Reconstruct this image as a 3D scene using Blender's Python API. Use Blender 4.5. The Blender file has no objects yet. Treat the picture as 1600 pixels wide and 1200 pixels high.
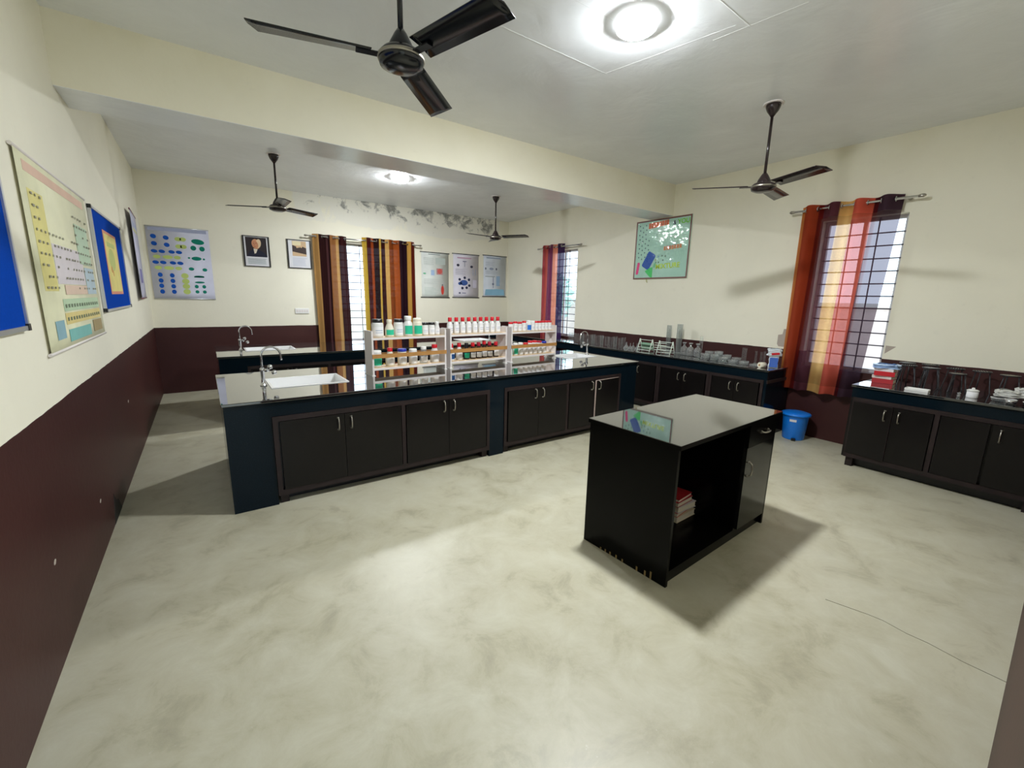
import bpy, bmesh, math, random
from mathutils import Matrix, Vector
R = math.radians
rnd = random.Random(7)
S = bpy.context.scene
COL = S.collection

# ------------------------------------------------------------------ room measures (metres)
W, D, H, DADO = 6.795, 8.826, 3.415, 1.072
YF = -0.046            # front wall (the doorway the photographer stands in)

# ------------------------------------------------------------------ camera
cam_data = bpy.data.cameras.new('camera')
cam = bpy.data.objects.new('camera', cam_data); COL.objects.link(cam)
cam_data.sensor_fit = 'HORIZONTAL'; cam_data.sensor_width = 36.0
cam_data.lens = 668.69 / 1600 * 36
cam_data.clip_start = 0.01
yaw, pitch, roll = 0.6217, 0.1984, 0.0209
fwd = Vector((math.sin(yaw)*math.cos(pitch), math.cos(yaw)*math.cos(pitch), -math.sin(pitch)))
rgt = Vector((math.cos(yaw), -math.sin(yaw), 0)); upv = rgt.cross(fwd)
r2 = rgt*math.cos(roll) + upv*math.sin(roll); u2 = -rgt*math.sin(roll) + upv*math.cos(roll)
m = Matrix((r2, u2, -fwd)).transposed().to_4x4(); m.translation = (0.6637, 0.0, 1.6524)
cam.matrix_world = m
S.camera = cam

# ------------------------------------------------------------------ world: pale overcast daylight
world = bpy.data.worlds.new('world'); S.world = world; world.use_nodes = True
bg = world.node_tree.nodes['Background']
bg.inputs[0].default_value = (0.70, 0.86, 1.0, 1); bg.inputs[1].default_value = 2.1
LAMP_STRENGTH = 640.0
S.view_settings.view_transform = 'Standard'; S.view_settings.look = 'None'
S.view_settings.exposure = 0.55; S.view_settings.gamma = 1.0; S.view_settings.use_curve_mapping = False

# ------------------------------------------------------------------ materials
MATS = {}
def srgb(r, g, b):
    def c(v):
        v /= 255.0
        return v/12.92 if v <= 0.04045 else ((v+0.055)/1.055)**2.4
    return (c(r), c(g), c(b), 1)
class NT:
    def __init__(s, name):
        s.m = bpy.data.materials.new(name); s.m.use_nodes = True
        s.t = s.m.node_tree; s.n = s.t.nodes; s.l = s.t.links
        s.p = s.n['Principled BSDF']; s.out = s.n['Material Output']
    def add(s, typ, **kw):
        n = s.n.new(typ)
        for k, v in kw.items(): setattr(n, k, v)
        return n
    def set(s, node, sock, v):
        if isinstance(v, bpy.types.NodeSocket): s.l.new(v, node.inputs[sock])
        else: node.inputs[sock].default_value = v
        return s
    def coord(s, which='Object', scale=(1,1,1)):
        tc = s.add('ShaderNodeTexCoord'); mp = s.add('ShaderNodeMapping')
        s.l.new(tc.outputs[which], mp.inputs['Vector']); mp.inputs['Scale'].default_value = scale
        return mp.outputs[0]
    def noise(s, scale, detail=4, rough=.55, vec=None, dist=0):
        n = s.add('ShaderNodeTexNoise'); n.inputs['Scale'].default_value = scale
        n.inputs['Detail'].default_value = detail; n.inputs['Roughness'].default_value = rough
        n.inputs['Distortion'].default_value = dist
        if vec is not None: s.l.new(vec, n.inputs['Vector'])
        return n.outputs['Fac']
    def ramp(s, fac, stops, interp='LINEAR'):
        r = s.add('ShaderNodeValToRGB'); r.color_ramp.interpolation = interp
        e = r.color_ramp.elements
        while len(e) > 1: e.remove(e[0])
        e[0].position, e[0].color = stops[0]
        for p, c in stops[1:]:
            x = e.new(p); x.color = c
        s.l.new(fac, r.inputs[0]); return r.outputs[0]
    def mix(s, fac, a, b, mode='MIX'):
        n = s.add('ShaderNodeMix', data_type='RGBA', blend_type=mode)
        s.set(n, 0, fac); s.set(n, 6, a); s.set(n, 7, b)
        return n.outputs[2]
    def math(s, op, a, b=0.0, c=None):
        n = s.add('ShaderNodeMath', operation=op); s.set(n, 0, a); s.set(n, 1, b)
        if c is not None: s.set(n, 2, c)
        return n.outputs[0]
    def sep(s, vec):
        n = s.add('ShaderNodeSeparateXYZ'); s.l.new(vec, n.inputs[0]); return n.outputs
    def bump(s, h, strength=.2, dist=.01):
        n = s.add('ShaderNodeBump'); n.inputs['Strength'].default_value = strength
        n.inputs['Distance'].default_value = dist; s.l.new(h, n.inputs['Height']); return n.outputs[0]
def simple(name, col, rough=.5, metal=0, spec=.5, coat=0, var=.06, vscale=6, ior=None, bump=0, coat_rough=.03):
    if name in MATS: return MATS[name]
    t = NT(name); c = col if len(col) == 4 else srgb(*col)
    n = t.noise(vscale, 3, .5, t.coord())
    lo = tuple(x*(1-var) for x in c[:3])+(1,); hi = tuple(min(1, x*(1+var)) for x in c[:3])+(1,)
    t.set(t.p, 'Base Color', t.ramp(n, [(.3, lo), (.7, hi)]))
    t.p.inputs['Roughness'].default_value = rough; t.p.inputs['Metallic'].default_value = metal
    t.p.inputs['Specular IOR Level'].default_value = spec
    t.p.inputs['Coat Weight'].default_value = coat; t.p.inputs['Coat Roughness'].default_value = coat_rough
    if ior: t.p.inputs['IOR'].default_value = ior
    if bump: t.set(t.p, 'Normal', t.bump(t.noise(vscale*8, 3, .6, t.coord()), bump, .004))
    MATS[name] = t.m; return t.m

CREAM, BROWN = srgb(240, 236, 218), srgb(58, 27, 26)
def wall_mat(name, mould=False, cream=CREAM):
    t = NT(name); v = t.coord(); x, y, z = t.sep(v)
    big = t.noise(.8, 5, .6, v, .3); fine = t.noise(9, 5, .6, v)
    c = t.mix(t.ramp(big, [(.35, (0,0,0,1)), (.75, (1,1,1,1))]), cream, tuple(k*.93 for k in cream[:3])+(1,))
    c = t.mix(t.ramp(fine, [(.62, (0,0,0,1)), (.75, (.35,.35,.35,1))]), c, tuple(k*.86 for k in cream[:3])+(1,))
    # patchy yellower tone, stronger towards the ceiling
    dz = t.math('SMOOTHSTEP', z, 2.7, 3.45) if False else t.ramp(t.math('DIVIDE', z, H), [(.80, (0,0,0,1)), (1.0, (.55,.55,.55,1))])
    c = t.mix(t.math('MULTIPLY', dz, t.noise(1.7, 4, .6, v)), c, srgb(205, 196, 150))
    if mould:
        mz = t.ramp(t.math('DIVIDE', z, H), [(.80, (0,0,0,1)), (.87, (.75,.75,.75,1)), (.97, (1,1,1,1))])
        mx = t.ramp(t.math('DIVIDE', x, W), [(.22, (0,0,0,1)), (.34, (.82,.82,.82,1)), (.62, (1,1,1,1)), (.93, (1,1,1,1)), (1.0, (.15,.15,.15,1))])
        reg = t.math('MULTIPLY', mz, mx)
        n1 = t.noise(4.2, 10, .72, v, .5)
        peel = t.ramp(t.math('MULTIPLY', t.noise(1.6, 6, .6, v, .8), reg), [(.28, (0,0,0,1)), (.33, (.8,.8,.8,1))])
        c = t.mix(peel, c, srgb(226, 224, 212))
        mm = t.ramp(t.math('MULTIPLY', n1, reg), [(.46, (0,0,0,1)), (.50, (.35,.35,.35,1)), (.56, (.8,.8,.8,1))])
        c = t.mix(mm, c, srgb(96, 98, 94))
    b = t.mix(t.ramp(big, [(.4, (0,0,0,1)), (.7, (1,1,1,1))]), BROWN, srgb(66, 33, 31))
    scuff = t.ramp(t.noise(14, 6, .65, v), [(.68, (0,0,0,1)), (.74, (.4,.4,.4,1))])
    b = t.mix(scuff, b, srgb(92, 62, 58))
    wob = t.math('ADD', z, t.math('MULTIPLY', t.math('SUBTRACT', t.noise(5, 2, .5, v), .5), .012))
    isup = t.math('GREATER_THAN', wob, DADO)
    t.set(t.p, 'Base Color', t.mix(isup, b, c))
    t.set(t.p, 'Roughness', t.math('MULTIPLY_ADD', isup, .22, .48)); t.p.inputs['Specular IOR Level'].default_value = .3
    t.set(t.p, 'Normal', t.bump(t.noise(22, 4, .6, v), .12, .01))
    return t.m
M_WALL = wall_mat('painted_wall'); M_WALLB = wall_mat('painted_wall_damp', True)

def floor_mat():
    t = NT('polished_cement'); v = t.coord()
    n1 = t.noise(.9, 8, .6, v, .9); n2 = t.noise(4.0, 9, .68, v, .45); n3 = t.noise(30, 3, .6, v)
    c = t.mix(t.ramp(n1, [(.3, (0,0,0,1)), (.7, (1,1,1,1))]), srgb(167, 161, 136), srgb(189, 184, 161))
    c = t.mix(t.ramp(n2, [(.42, (0,0,0,1)), (.72, (.8,.8,.8,1))]), c, srgb(197, 194, 175))
    c = t.mix(t.ramp(n2, [(.26, (.8,.8,.8,1)), (.44, (0,0,0,1))]), c, srgb(148, 142, 122))
    c = t.mix(t.ramp(n3, [(.70, (0,0,0,1)), (.78, (.5,.5,.5,1))]), c, srgb(206, 205, 194))
    t.set(t.p, 'Base Color', c)
    t.set(t.p, 'Roughness', t.math('MULTIPLY_ADD', n2, .25, .28))
    t.set(t.p, 'Normal', t.bump(n2, .08, .02))
    return t.m
def ceil_mat():
    t = NT('enamel_ceiling'); v = t.coord()
    n1 = t.noise(1.1, 6, .6, v, .5)
    t.set(t.p, 'Base Color', t.mix(t.ramp(n1, [(.35, (0,0,0,1)), (.7, (1,1,1,1))]), srgb(230, 233, 236), srgb(240, 243, 246)))
    t.p.inputs['Roughness'].default_value = .26
    t.set(t.p, 'Normal', t.bump(t.noise(2.2, 5, .55, v, .5), .30, .03))
    return t.m
M_FLOOR, M_CEIL = floor_mat(), ceil_mat()

def granite(name, base, ior, rough, coat=0):
    t = NT(name); v = t.coord()
    n = t.noise(160, 3, .7, v)
    t.set(t.p, 'Base Color', t.ramp(n, [(.55, base), (.8, tuple(min(1, k*3+.012) for k in base[:3])+(1,))]))
    t.p.inputs['Roughness'].default_value = rough; t.p.inputs['IOR'].default_value = ior
    if coat: t.p.inputs['Coat Weight'].default_value = 1; t.p.inputs['Coat IOR'].default_value = coat; t.p.inputs['Coat Roughness'].default_value = rough
    return t.m
M_TOP = granite('polished_black_granite', (.012, .013, .014, 1), 1.8, .03, 1.8)
M_CLAD = granite('navy_granite_cladding', (.003, .008, .013, 1), 1.24, .10)
M_DOOR = simple('dark_brown_laminate', (17, 14, 14), .30, var=.2, vscale=3, spec=.28)
M_FRAME = simple('brown_wood_frame', (38, 28, 28), .5, var=.25, vscale=9, spec=.3)
M_DESK = simple('black_desk_laminate', (7, 7, 7), .22, var=.15, spec=.10)
M_CHROME = simple('chrome', (205, 205, 208), .12, 1, var=.02)
M_STEEL = simple('brushed_steel', (170, 165, 155), .32, 1, var=.05)
M_DARKSTEEL = simple('dark_iron', (62, 62, 66), .4, .6, var=.2)
M_SINK = simple('white_ceramic', (240, 240, 240), .12, var=.01)
M_FAN = simple('fan_brown_enamel', (38, 28, 28), .22, var=.15)
M_FANDARK = simple('fan_black_enamel', (16, 20, 26), .18, var=.15)
M_WHITE = simple('white_plastic', (235, 235, 232), .35, var=.02)
M_PAPER = simple('paper_white', (222, 222, 226), .6, var=.02)
M_BLACK = simple('black_plastic', (20, 20, 22), .4, var=.1)
M_RED = simple('red_cap', (205, 22, 40), .35, var=.05)
M_GREEN = simple('green_label', (38, 190, 150), .5, var=.04)
M_BLUE = simple('blue_plastic', (18, 122, 226), .3, var=.05)
M_TAN = simple('tan_wood', (214, 184, 142), .5, var=.08, vscale=20)
M_BAR = simple('oak_bar', (176, 128, 70), .5, var=.10, vscale=20)
M_LAMW = simple('white_laminate', (226, 219, 216), .4, var=.02)
M_ALU = simple('aluminium', (200, 202, 205), .35, .85, var=.03)

def glass_mat(name, tint, refl=.12):
    t = NT(name); t.n.remove(t.p)
    tr = t.add('ShaderNodeBsdfTransparent'); tr.inputs[0].default_value = tint
    gl = t.add('ShaderNodeBsdfGlossy'); gl.inputs['Roughness'].default_value = .05
    df = t.add('ShaderNodeBsdfDiffuse'); df.inputs[0].default_value = (.8, .82, .82, 1)
    fr = t.add('ShaderNodeLayerWeight'); fr.inputs[0].default_value = .35
    m1 = t.add('ShaderNodeMixShader'); t.l.new(t.math('MULTIPLY_ADD', t.math('POWER', fr.outputs['Facing'], 2.0), .8, refl), m1.inputs[0])
    m2 = t.add('ShaderNodeMixShader'); m2.inputs[0].default_value = .45
    t.l.new(gl.outputs[0], m2.inputs[1]); t.l.new(df.outputs[0], m2.inputs[2])
    t.l.new(tr.outputs[0], m1.inputs[1]); t.l.new(m2.outputs[0], m1.inputs[2])
    # faint vertical mottling of handled glass
    t.l.new(m1.outputs[0], t.out.inputs[0]); return t.m
M_GLASS = glass_mat('clear_glass', (.92, .95, .95, 1), .07)
M_FROST = glass_mat('cloudy_glass', (.80, .84, .84, 1), .28)
M_FILM = glass_mat('clear_film', (.88, .9, .9, 1), .35)

def emit(name, col, strength):
    t = NT(name); t.p.inputs['Base Color'].default_value = (.9, .9, .9, 1)
    t.p.inputs['Emission Color'].default_value = col; t.p.inputs['Emission Strength'].default_value = strength
    return t.m
M_RIM = emit('self_lit_rim', (.95, .98, 1.0, 1), 3.0)  # emission added to the lamp housing so its rim looks blown out
M_LED = emit('led_diffuser', (.93, .97, 1.0, 1), LAMP_STRENGTH)

def curtain_mat(name, stops, sheer=.3, transl=.5, sheer_stops=None):
    t = NT(name); t.n.remove(t.p)
    uv = t.add('ShaderNodeUVMap'); uv.uv_map = 'uv'
    x, y, z = t.sep(uv.outputs[0])
    weave = t.noise(220, 2, .5, t.coord())
    col = t.ramp(x, stops)
    col = t.mix(t.math('MULTIPLY', weave, .25), col, (0, 0, 0, 1))
    df = t.add('ShaderNodeBsdfDiffuse'); tl = t.add('ShaderNodeBsdfTranslucent'); tp = t.add('ShaderNodeBsdfTransparent')
    t.l.new(col, df.inputs[0]); t.l.new(col, tl.inputs[0])
    t.l.new(t.mix(.45, col, (1, .95, 1.0, 1)), tp.inputs[0])
    m1 = t.add('ShaderNodeMixShader'); m1.inputs[0].default_value = transl
    t.l.new(df.outputs[0], m1.inputs[1]); t.l.new(tl.outputs[0], m1.inputs[2])
    m2 = t.add('ShaderNodeMixShader'); m2.inputs[0].default_value = sheer
    if sheer_stops: t.l.new(t.math('MULTIPLY', t.ramp(x, sheer_stops), t.math('MULTIPLY', t.math('GREATER_THAN', y, .07), t.math('LESS_THAN', y, .955))), m2.inputs[0])
    t.l.new(m1.outputs[0], m2.inputs[1]); t.l.new(tp.outputs[0], m2.inputs[2])
    t.l.new(m2.outputs[0], t.out.inputs[0]); return t.m

# ------------------------------------------------------------------ mesh helpers
class MB:
    def __init__(s): s.v = []; s.f = []; s.sm = []; s.uv = {}
    def box(s, x0, x1, y0, y1, z0, z1):
        b = len(s.v)
        s.v += [(x, y, z) for z in (z0, z1) for y in (y0, y1) for x in (x0, x1)]
        for q in ((0,2,3,1),(4,5,7,6),(0,1,5,4),(2,6,7,3),(0,4,6,2),(1,3,7,5)):
            s.f.append(tuple(b+i for i in q)); s.sm.append(False)
        return s
    def poly(s, pts, y=0.0, th=.001):
        """flat outline in local x,z, thickness th out of the wall (-y)"""
        b = len(s.v); n = len(pts)
        s.v += [(p[0], y, p[1]) for p in pts] + [(p[0], y-th, p[1]) for p in pts]
        s.f.append(tuple(b+n+i for i in range(n))); s.sm.append(False)
        for i in range(n):
            j = (i+1) % n; s.f.append((b+i, b+j, b+n+j, b+n+i)); s.sm.append(False)
        return s
    def ell(s, cx, cz, a, b_, rot=0, y=0.0, th=.001, n=16, a0=0, a1=360):
        c, d = math.cos(R(rot)), math.sin(R(rot)); full = a1-a0 >= 360
        k = n if full else n+1
        pts = []
        for i in range(k):
            q = R(a0+(a1-a0)*i/n); px, pz = a*math.cos(q), b_*math.sin(q)
            pts.append((cx+px*c-pz*d, cz+px*d+pz*c))
        return s.poly(pts, y, th)
    def rect(s, x0, x1, z0, z1, y=0.0, th=.001): return s.poly([(x0,z0),(x1,z0),(x1,z1),(x0,z1)], y, th)
    def lathe(s, prof, seg=16, cx=0, cy=0, cz=0, smooth=True):
        b = len(s.v); n = len(prof)
        for r, z in prof:
            for i in range(seg):
                a = 2*math.pi*i/seg; s.v.append((cx+r*math.cos(a), cy+r*math.sin(a), cz+z))
        for k in range(n-1):
            for i in range(seg):
                j = (i+1) % seg
                s.f.append((b+k*seg+i, b+k*seg+j, b+(k+1)*seg+j, b+(k+1)*seg+i)); s.sm.append(smooth)
        if prof[0][0] > 1e-6: s.f.append(tuple(b+i for i in reversed(range(seg)))); s.sm.append(False)
        if prof[-1][0] > 1e-6: s.f.append(tuple(b+(n-1)*seg+i for i in range(seg))); s.sm.append(False)
        return s
    def shell(s, prof, seg=16, cx=0, cy=0, cz=0):
        """open lathe surface without caps"""
        b = len(s.v); n = len(prof)
        for r, z in prof:
            for i in range(seg):
                a = 2*math.pi*i/seg; s.v.append((cx+r*math.cos(a), cy+r*math.sin(a), cz+z))
        for k in range(n-1):
            for i in range(seg):
                j = (i+1) % seg
                s.f.append((b+k*seg+i, b+k*seg+j, b+(k+1)*seg+j, b+(k+1)*seg+i)); s.sm.append(True)
        return s
    def tube(s, pts, r, seg=8, cap=True):
        pts = [Vector(p) for p in pts]; b = len(s.v); n = len(pts)
        rad = r if isinstance(r, (list, tuple)) else [r]*n
        up = None
        for i, p in enumerate(pts):
            d = (pts[min(i+1, n-1)] - pts[max(i-1, 0)]).normalized()
            if up is None:
                up = Vector((0,0,1)) if abs(d.z) < .9 else Vector((1,0,0))
            a = (up - d*up.dot(d)).normalized(); c = d.cross(a); up = a
            for k in range(seg):
                q = 2*math.pi*k/seg; s.v.append(tuple(p + (a*math.cos(q)+c*math.sin(q))*rad[i]))
        for i in range(n-1):
            for k in range(seg):
                j = (k+1) % seg
                s.f.append((b+i*seg+k, b+i*seg+j, b+(i+1)*seg+j, b+(i+1)*seg+k)); s.sm.append(seg > 4)
        if cap:
            s.f.append(tuple(b+k for k in reversed(range(seg)))); s.sm.append(False)
            s.f.append(tuple(b+(n-1)*seg+k for k in range(seg))); s.sm.append(False)
        return s
    def xf(s, mat, start=0):
        for i in range(start, len(s.v)): s.v[i] = tuple(mat @ Vector(s.v[i]))
        return s
    def mesh(s, name):
        me = bpy.data.meshes.new(name); me.from_pydata(s.v, [], s.f)
        me.polygons.foreach_set('use_smooth', s.sm); 
        bm = bmesh.new(); bm.from_mesh(me); bmesh.ops.recalc_face_normals(bm, faces=bm.faces); bm.to_mesh(me); bm.free()
        me.update(); return me
def obj(name, mb, mat, parent=None, loc=None, rotz=0, label=None):
    me = mb.mesh(name) if isinstance(mb, MB) else mb
    o = bpy.data.objects.new(name, me); COL.objects.link(o)
    if mat and not me.materials: me.materials.append(mat)
    if parent: o.parent = parent
    if loc: o.location = loc
    o.rotation_euler = (0, 0, rotz)
    if label: o['label'] = label
    return o
def tag(o, label, cat, group=None):
    o['label'] = label; o['category'] = cat
    if group: o['group'] = group
    return o
def thing(name, label, cat, loc=(0,0,0), rotz=0, group=None):
    o = bpy.data.objects.new(name, None); COL.objects.link(o); o.empty_display_size = .1
    o.location = loc; o.rotation_euler = (0, 0, rotz)
    return tag(o, label, cat, group)
def struct(name, mb, mat):
    o = obj(name, mb, mat); o['kind'] = 'structure'; return o
def bevel(o, w=.004, seg=2):
    b = o.modifiers.new('bevel', 'BEVEL'); b.width = w; b.segments = seg; b.limit_method = 'ANGLE'; return o
def dup(root, loc, rotz=None, label=None, group=None):
    r = root.copy(); COL.objects.link(r); r.location = loc
    if rotz is not None: r.rotation_euler = (0, 0, rotz)
    if label: r['label'] = label
    if group: r['group'] = group
    for ch in root.children:
        c = ch.copy(); COL.objects.link(c); c.parent = r
        for g in ch.children:
            d = g.copy(); COL.objects.link(d); d.parent = c
    return r
ORD = ['first','second','third','fourth','fifth','sixth','seventh','eighth','ninth','tenth','eleventh','twelfth','thirteenth','fourteenth']
def text_mesh(body, size, th=.001):
    cu = bpy.data.curves.new('lettering', 'FONT'); cu.body = body; cu.size = size; cu.extrude = th; cu.offset = size*.016
    o = bpy.data.objects.new('lettering', cu); COL.objects.link(o)
    bpy.context.view_layer.update()
    me = bpy.data.meshes.new_from_object(o.evaluated_get(bpy.context.evaluated_depsgraph_get()))
    bpy.data.objects.remove(o); 
    me.transform(Matrix.Rotation(R(90), 4, 'X')); return me
# ================================================================== THE SETTING
WT = .23
floor = struct('floor', MB().box(-WT, W+WT, YF-1.6, D+WT, -.12, 0), M_FLOOR)
ceiling = struct('ceiling', MB().box(-WT, W+WT, YF-1.6, D+WT, H, H+.12), M_CEIL)
struct('wall_left', MB().box(-WT, 0, YF-1.6, D+WT, 0, H), M_WALL)
WB = (2.72, 4.12, .74, 2.62)       # back window x0 x1 z0 z1
WR1 = (1.47, 2.25, .89, 2.62)      # near right window y0 y1 z0 z1
WR2 = (6.42, 7.36, .89, 2.64)      # far right window
b = MB(); x0, x1, z0, z1 = WB
b.box(0, x0, D, D+WT, 0, H); b.box(x1, W, D, D+WT, 0, H); b.box(x0, x1, D, D+WT, 0, z0); b.box(x0, x1, D, D+WT, z1, H)
struct('wall_back', b, M_WALLB)
b = MB(); ys = [YF-.2, WR1[0], WR1[1], WR2[0], WR2[1], D+WT]
b.box(W, W+WT, ys[0], ys[1], 0, H); b.box(W, W+WT, ys[2], ys[3], 0, H); b.box(W, W+WT, ys[4], ys[5], 0, H)
for wr in (WR1, WR2):
    b.box(W, W+WT, wr[0], wr[1], 0, wr[2]); b.box(W, W+WT, wr[0], wr[1], wr[3], H)
struct('wall_right', b, M_WALL)
# front wall with the doorway (0.18..1.30) the photograph is taken from
DX0, DX1, DH = .16, 1.24, 2.12
b = MB(); b.box(0, DX0, YF-.2, YF, 0, H); b.box(DX1, W, YF-.2, YF, 0, H); b.box(DX0, DX1, YF-.2, YF, DH, H)
b.v = [(x, y+.028*(x-DX1), z) for x, y, z in b.v]      # the wall stands a degree or two out of square
struct('wall_front', b, M_WALL)
# beam across the room
BY0, BY1, BZ = 4.327, 4.778, 2.965
beam = struct('trim_1', MB().box(0, W, BY0, BY1, BZ, H), M_WALL); beam['label'] = 'cream plastered ceiling beam crossing the room'
obj('soffit', MB().box(.001, W-.001, BY0+.003, BY1-.003, BZ-.003, BZ), M_CEIL, beam)
# plaster joint ridges left by the shuttering boards
for (p, q, w) in (((2.45, 2.71), (3.47, 2.705), .012), ((2.4, 2.235), (2.99, 2.215), .012), ((3.45, 2.71), (3.56, 2.23), .008),
                  ((3.556, 2.226), (3.66, 1.77), .009), ((3.2, 1.70), (3.75, 1.72), .010), ((3.70, 1.95), (3.78, 1.4), .008),
                  ((2.2, 6.9), (3.2, 6.92), .014), ((3.5, 6.4), (4.3, 6.42), .012)):
    d = Vector((q[0]-p[0], q[1]-p[1], 0)); n = Vector((-d.y, d.x, 0)).normalized()*w/2
    mb = MB(); P3 = [Vector((p[0], p[1], H)), Vector((q[0], q[1], H))]
    mb.v = [tuple(P3[0]+n), tuple(P3[0]-n), tuple(P3[1]-n), tuple(P3[1]+n), tuple(P3[0]-Vector((0,0,.0012))), tuple(P3[1]-Vector((0,0,.0012)))]
    mb.f = [(0,4,5,3), (1,2,5,4), (0,1,4), (2,3,5)]; mb.sm = [False]*4
    obj('plaster_ridge', mb, M_CEIL, ceiling)
# hairline crack in the cement
mb = MB(); pts = [(3.40,.70),(3.455,.52),(3.466,.457),(3.452,.36),(3.459,.278),(3.444,.15),(3.45,.0)]
mb.tube([(x, y, .0005) for x, y in pts], .0020, 4)
obj('floor_crack', mb, simple('crack_dirt', (132, 128, 110), .8), floor)

# old paint scars beside the near right window, and a damp stain low on the left wall
M_SCAR = simple('bare_plaster', (176, 164, 152), .8); WALLS = {o.name: o for o in bpy.data.objects}
q = MB().poly([(0,0),(.02,-.03),(.09,-.03),(.10,.20),(.06,.20),(.05,.13),(.0,.12)], 0, .0015); q.xf(Matrix.Rotation(R(-90), 4, 'Z')); q.xf(Matrix.Translation((W, 2.57, 1.13))); obj('paint_scar', q, M_SCAR, WALLS['wall_right'])
q = MB().poly([(0,0),(.09,.085),(.0,.09)], 0, .0015); q.xf(Matrix.Rotation(R(-90), 4, 'Z')); q.xf(Matrix.Translation((W, 1.455, 1.13))); obj('paint_scar', q, M_SCAR, WALLS['wall_right'])
q = MB().poly([(-.10,0),(.22,0),(.14,.10),(.06,.13),(.0,.20),(-.05,.10)], 0, .0015); q.xf(Matrix.Rotation(R(90), 4, 'Z')); q.xf(Matrix.Translation((0, 4.02, 0))); obj('damp_stain', q, simple('damp_stain', (30, 27, 24), .7), WALLS['wall_left'])
for (y, z) in ((2.62, .43), (3.62, .31), (5.3, .62)):
    q = MB().ell(0, 0, .018, .010, 20, 0, .0015, 8); q.xf(Matrix.Rotation(R(90), 4, 'Z')); q.xf(Matrix.Translation((0, y, z))); obj('paint_chip', q, M_SCAR, WALLS['wall_left'])

# windows: steel frames and grilles
M_GRILL = simple('grille_paint', (96, 92, 104), .4, .3, var=.1)
M_SASH = simple('window_frame_paint', (206, 208, 214), .45)
def window(n, along, a0, a1, z0, z1, label):
    """frame and grille; local x along the wall, y outward through the wall"""
    w = a1-a0
    if along == 'X': root = thing('window_%d' % n, label, 'window', (a0, D, 0), 0)
    else: root = thing('window_%d' % n, label, 'window', (W, a1, 0), R(-90))
    root['kind'] = 'structure'; del root['category']
    fy0, fy1 = .10, .145
    for nm, bx in (('frame_stile', (0, .04, z0, z1)), ('frame_stile', (w-.04, w, z0, z1)), ('frame_rail', (.04, w-.04, z1-.04, z1)), ('frame_rail', (.04, w-.04, z0, z0+.04)), ('frame_mullion', (w/2-.018, w/2+.018, z0+.04, z1-.04))):
        obj(nm, MB().box(bx[0], bx[1], fy0, fy1, bx[2], bx[3]), M_SASH, root)
    k = int(round((z1-z0-.08)/.138)); me = MB().tube([(.02, .085, 0), (w-.02, .085, 0)], .007, 6).mesh('grille_bar')
    for i in range(1, k):
        obj('grille_bar', me, M_GRILL, root, (0, 0, z0+.04+(z1-z0-.08)*i/k))
    nv = int(round(w/.30)); me = MB().tube([(0, .085, z0+.01), (0, .085, z1-.01)], .007, 6).mesh('grille_upright')
    for i in range(1, nv):
        if abs(i/nv-.5) < .05: continue
        obj('grille_upright', me, M_GRILL, root, (w*i/nv, 0, 0))
    return root
window(1, 'X', *WB, 'grilled window in the back wall between brown striped curtains')
window(2, 'Y', *WR1, 'grilled window behind the orange curtain on the right wall')
window(3, 'Y', *WR2, 'grilled far window on the right wall beside the red curtain')

# outside: yard, pale boundary wall and trees past the right-hand windows
M_YARD = simple('yard_ground', (196, 190, 172), .9); M_PALE = simple('pale_house_plaster', (232, 214, 210), .8)
gr = struct('ground', MB().box(-30, 60, -30, 60, -.5, -.14), M_YARD)
hs = thing('boundary_wall', 'pale plastered boundary wall outside the right-hand windows', 'wall', (12.5, 4, -.14))
obj('wall_body', MB().box(-.12, .12, -9, 9, 0, 1.75), M_PALE, hs); obj('coping', MB().box(-.17, .17, -9, 9, 1.75, 1.83), M_WHITE, hs)
M_LEAF = simple('haze_tinted_leaves', (190, 226, 216), .7, var=.2, vscale=3); M_BARK = simple('bark', (120, 105, 90), .9)  # leaf colour paled to imitate the overexposed haze outdoors
def tree(loc, h, label, seed):
    rr = random.Random(seed); root = thing('tree', label, 'tree', loc, 0, 'trees outside the windows')
    obj('trunk', MB().tube([(0,0,0), (.05,.03,h*.3), (-.03,.06,h*.6), (0,0,h*.8)], [.12,.10,.07,.03], 8), M_BARK, root)
    mb = MB()
    for i in range(900):
        a = rr.uniform(0, 6.283); q = rr.uniform(-1, 1); rad = rr.random()**.4
        c = Vector((math.cos(a)*math.sqrt(1-q*q)*rad*h*.34, math.sin(a)*math.sqrt(1-q*q)*rad*h*.34, h*.66+q*rad*h*.36))
        u = Vector((rr.uniform(-1,1), rr.uniform(-1,1), rr.uniform(-1,1))).normalized(); v = u.orthogonal().normalized()
        s_ = rr.uniform(.09, .2); b0 = len(mb.v)
        mb.v += [tuple(c-u*s_), tuple(c+v*s_*.45), tuple(c+u*s_), tuple(c-v*s_*.45)]; mb.f.append((b0, b0+1, b0+2, b0+3)); mb.sm.append(False)
    lf = obj('foliage', mb, M_LEAF, root); lf['kind'] = 'stuff'
tree((10.9, 12.2, -.14), 2.8, 'leafy tree seen through the far right-hand window', 3)
tree((13.4, 16.4, -.14), 3.0, 'smaller leafy tree beyond the far right-hand window', 5)
tree((6.2, 14.5, -.14), 3.2, 'leafy tree outside the back window', 9)

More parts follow.
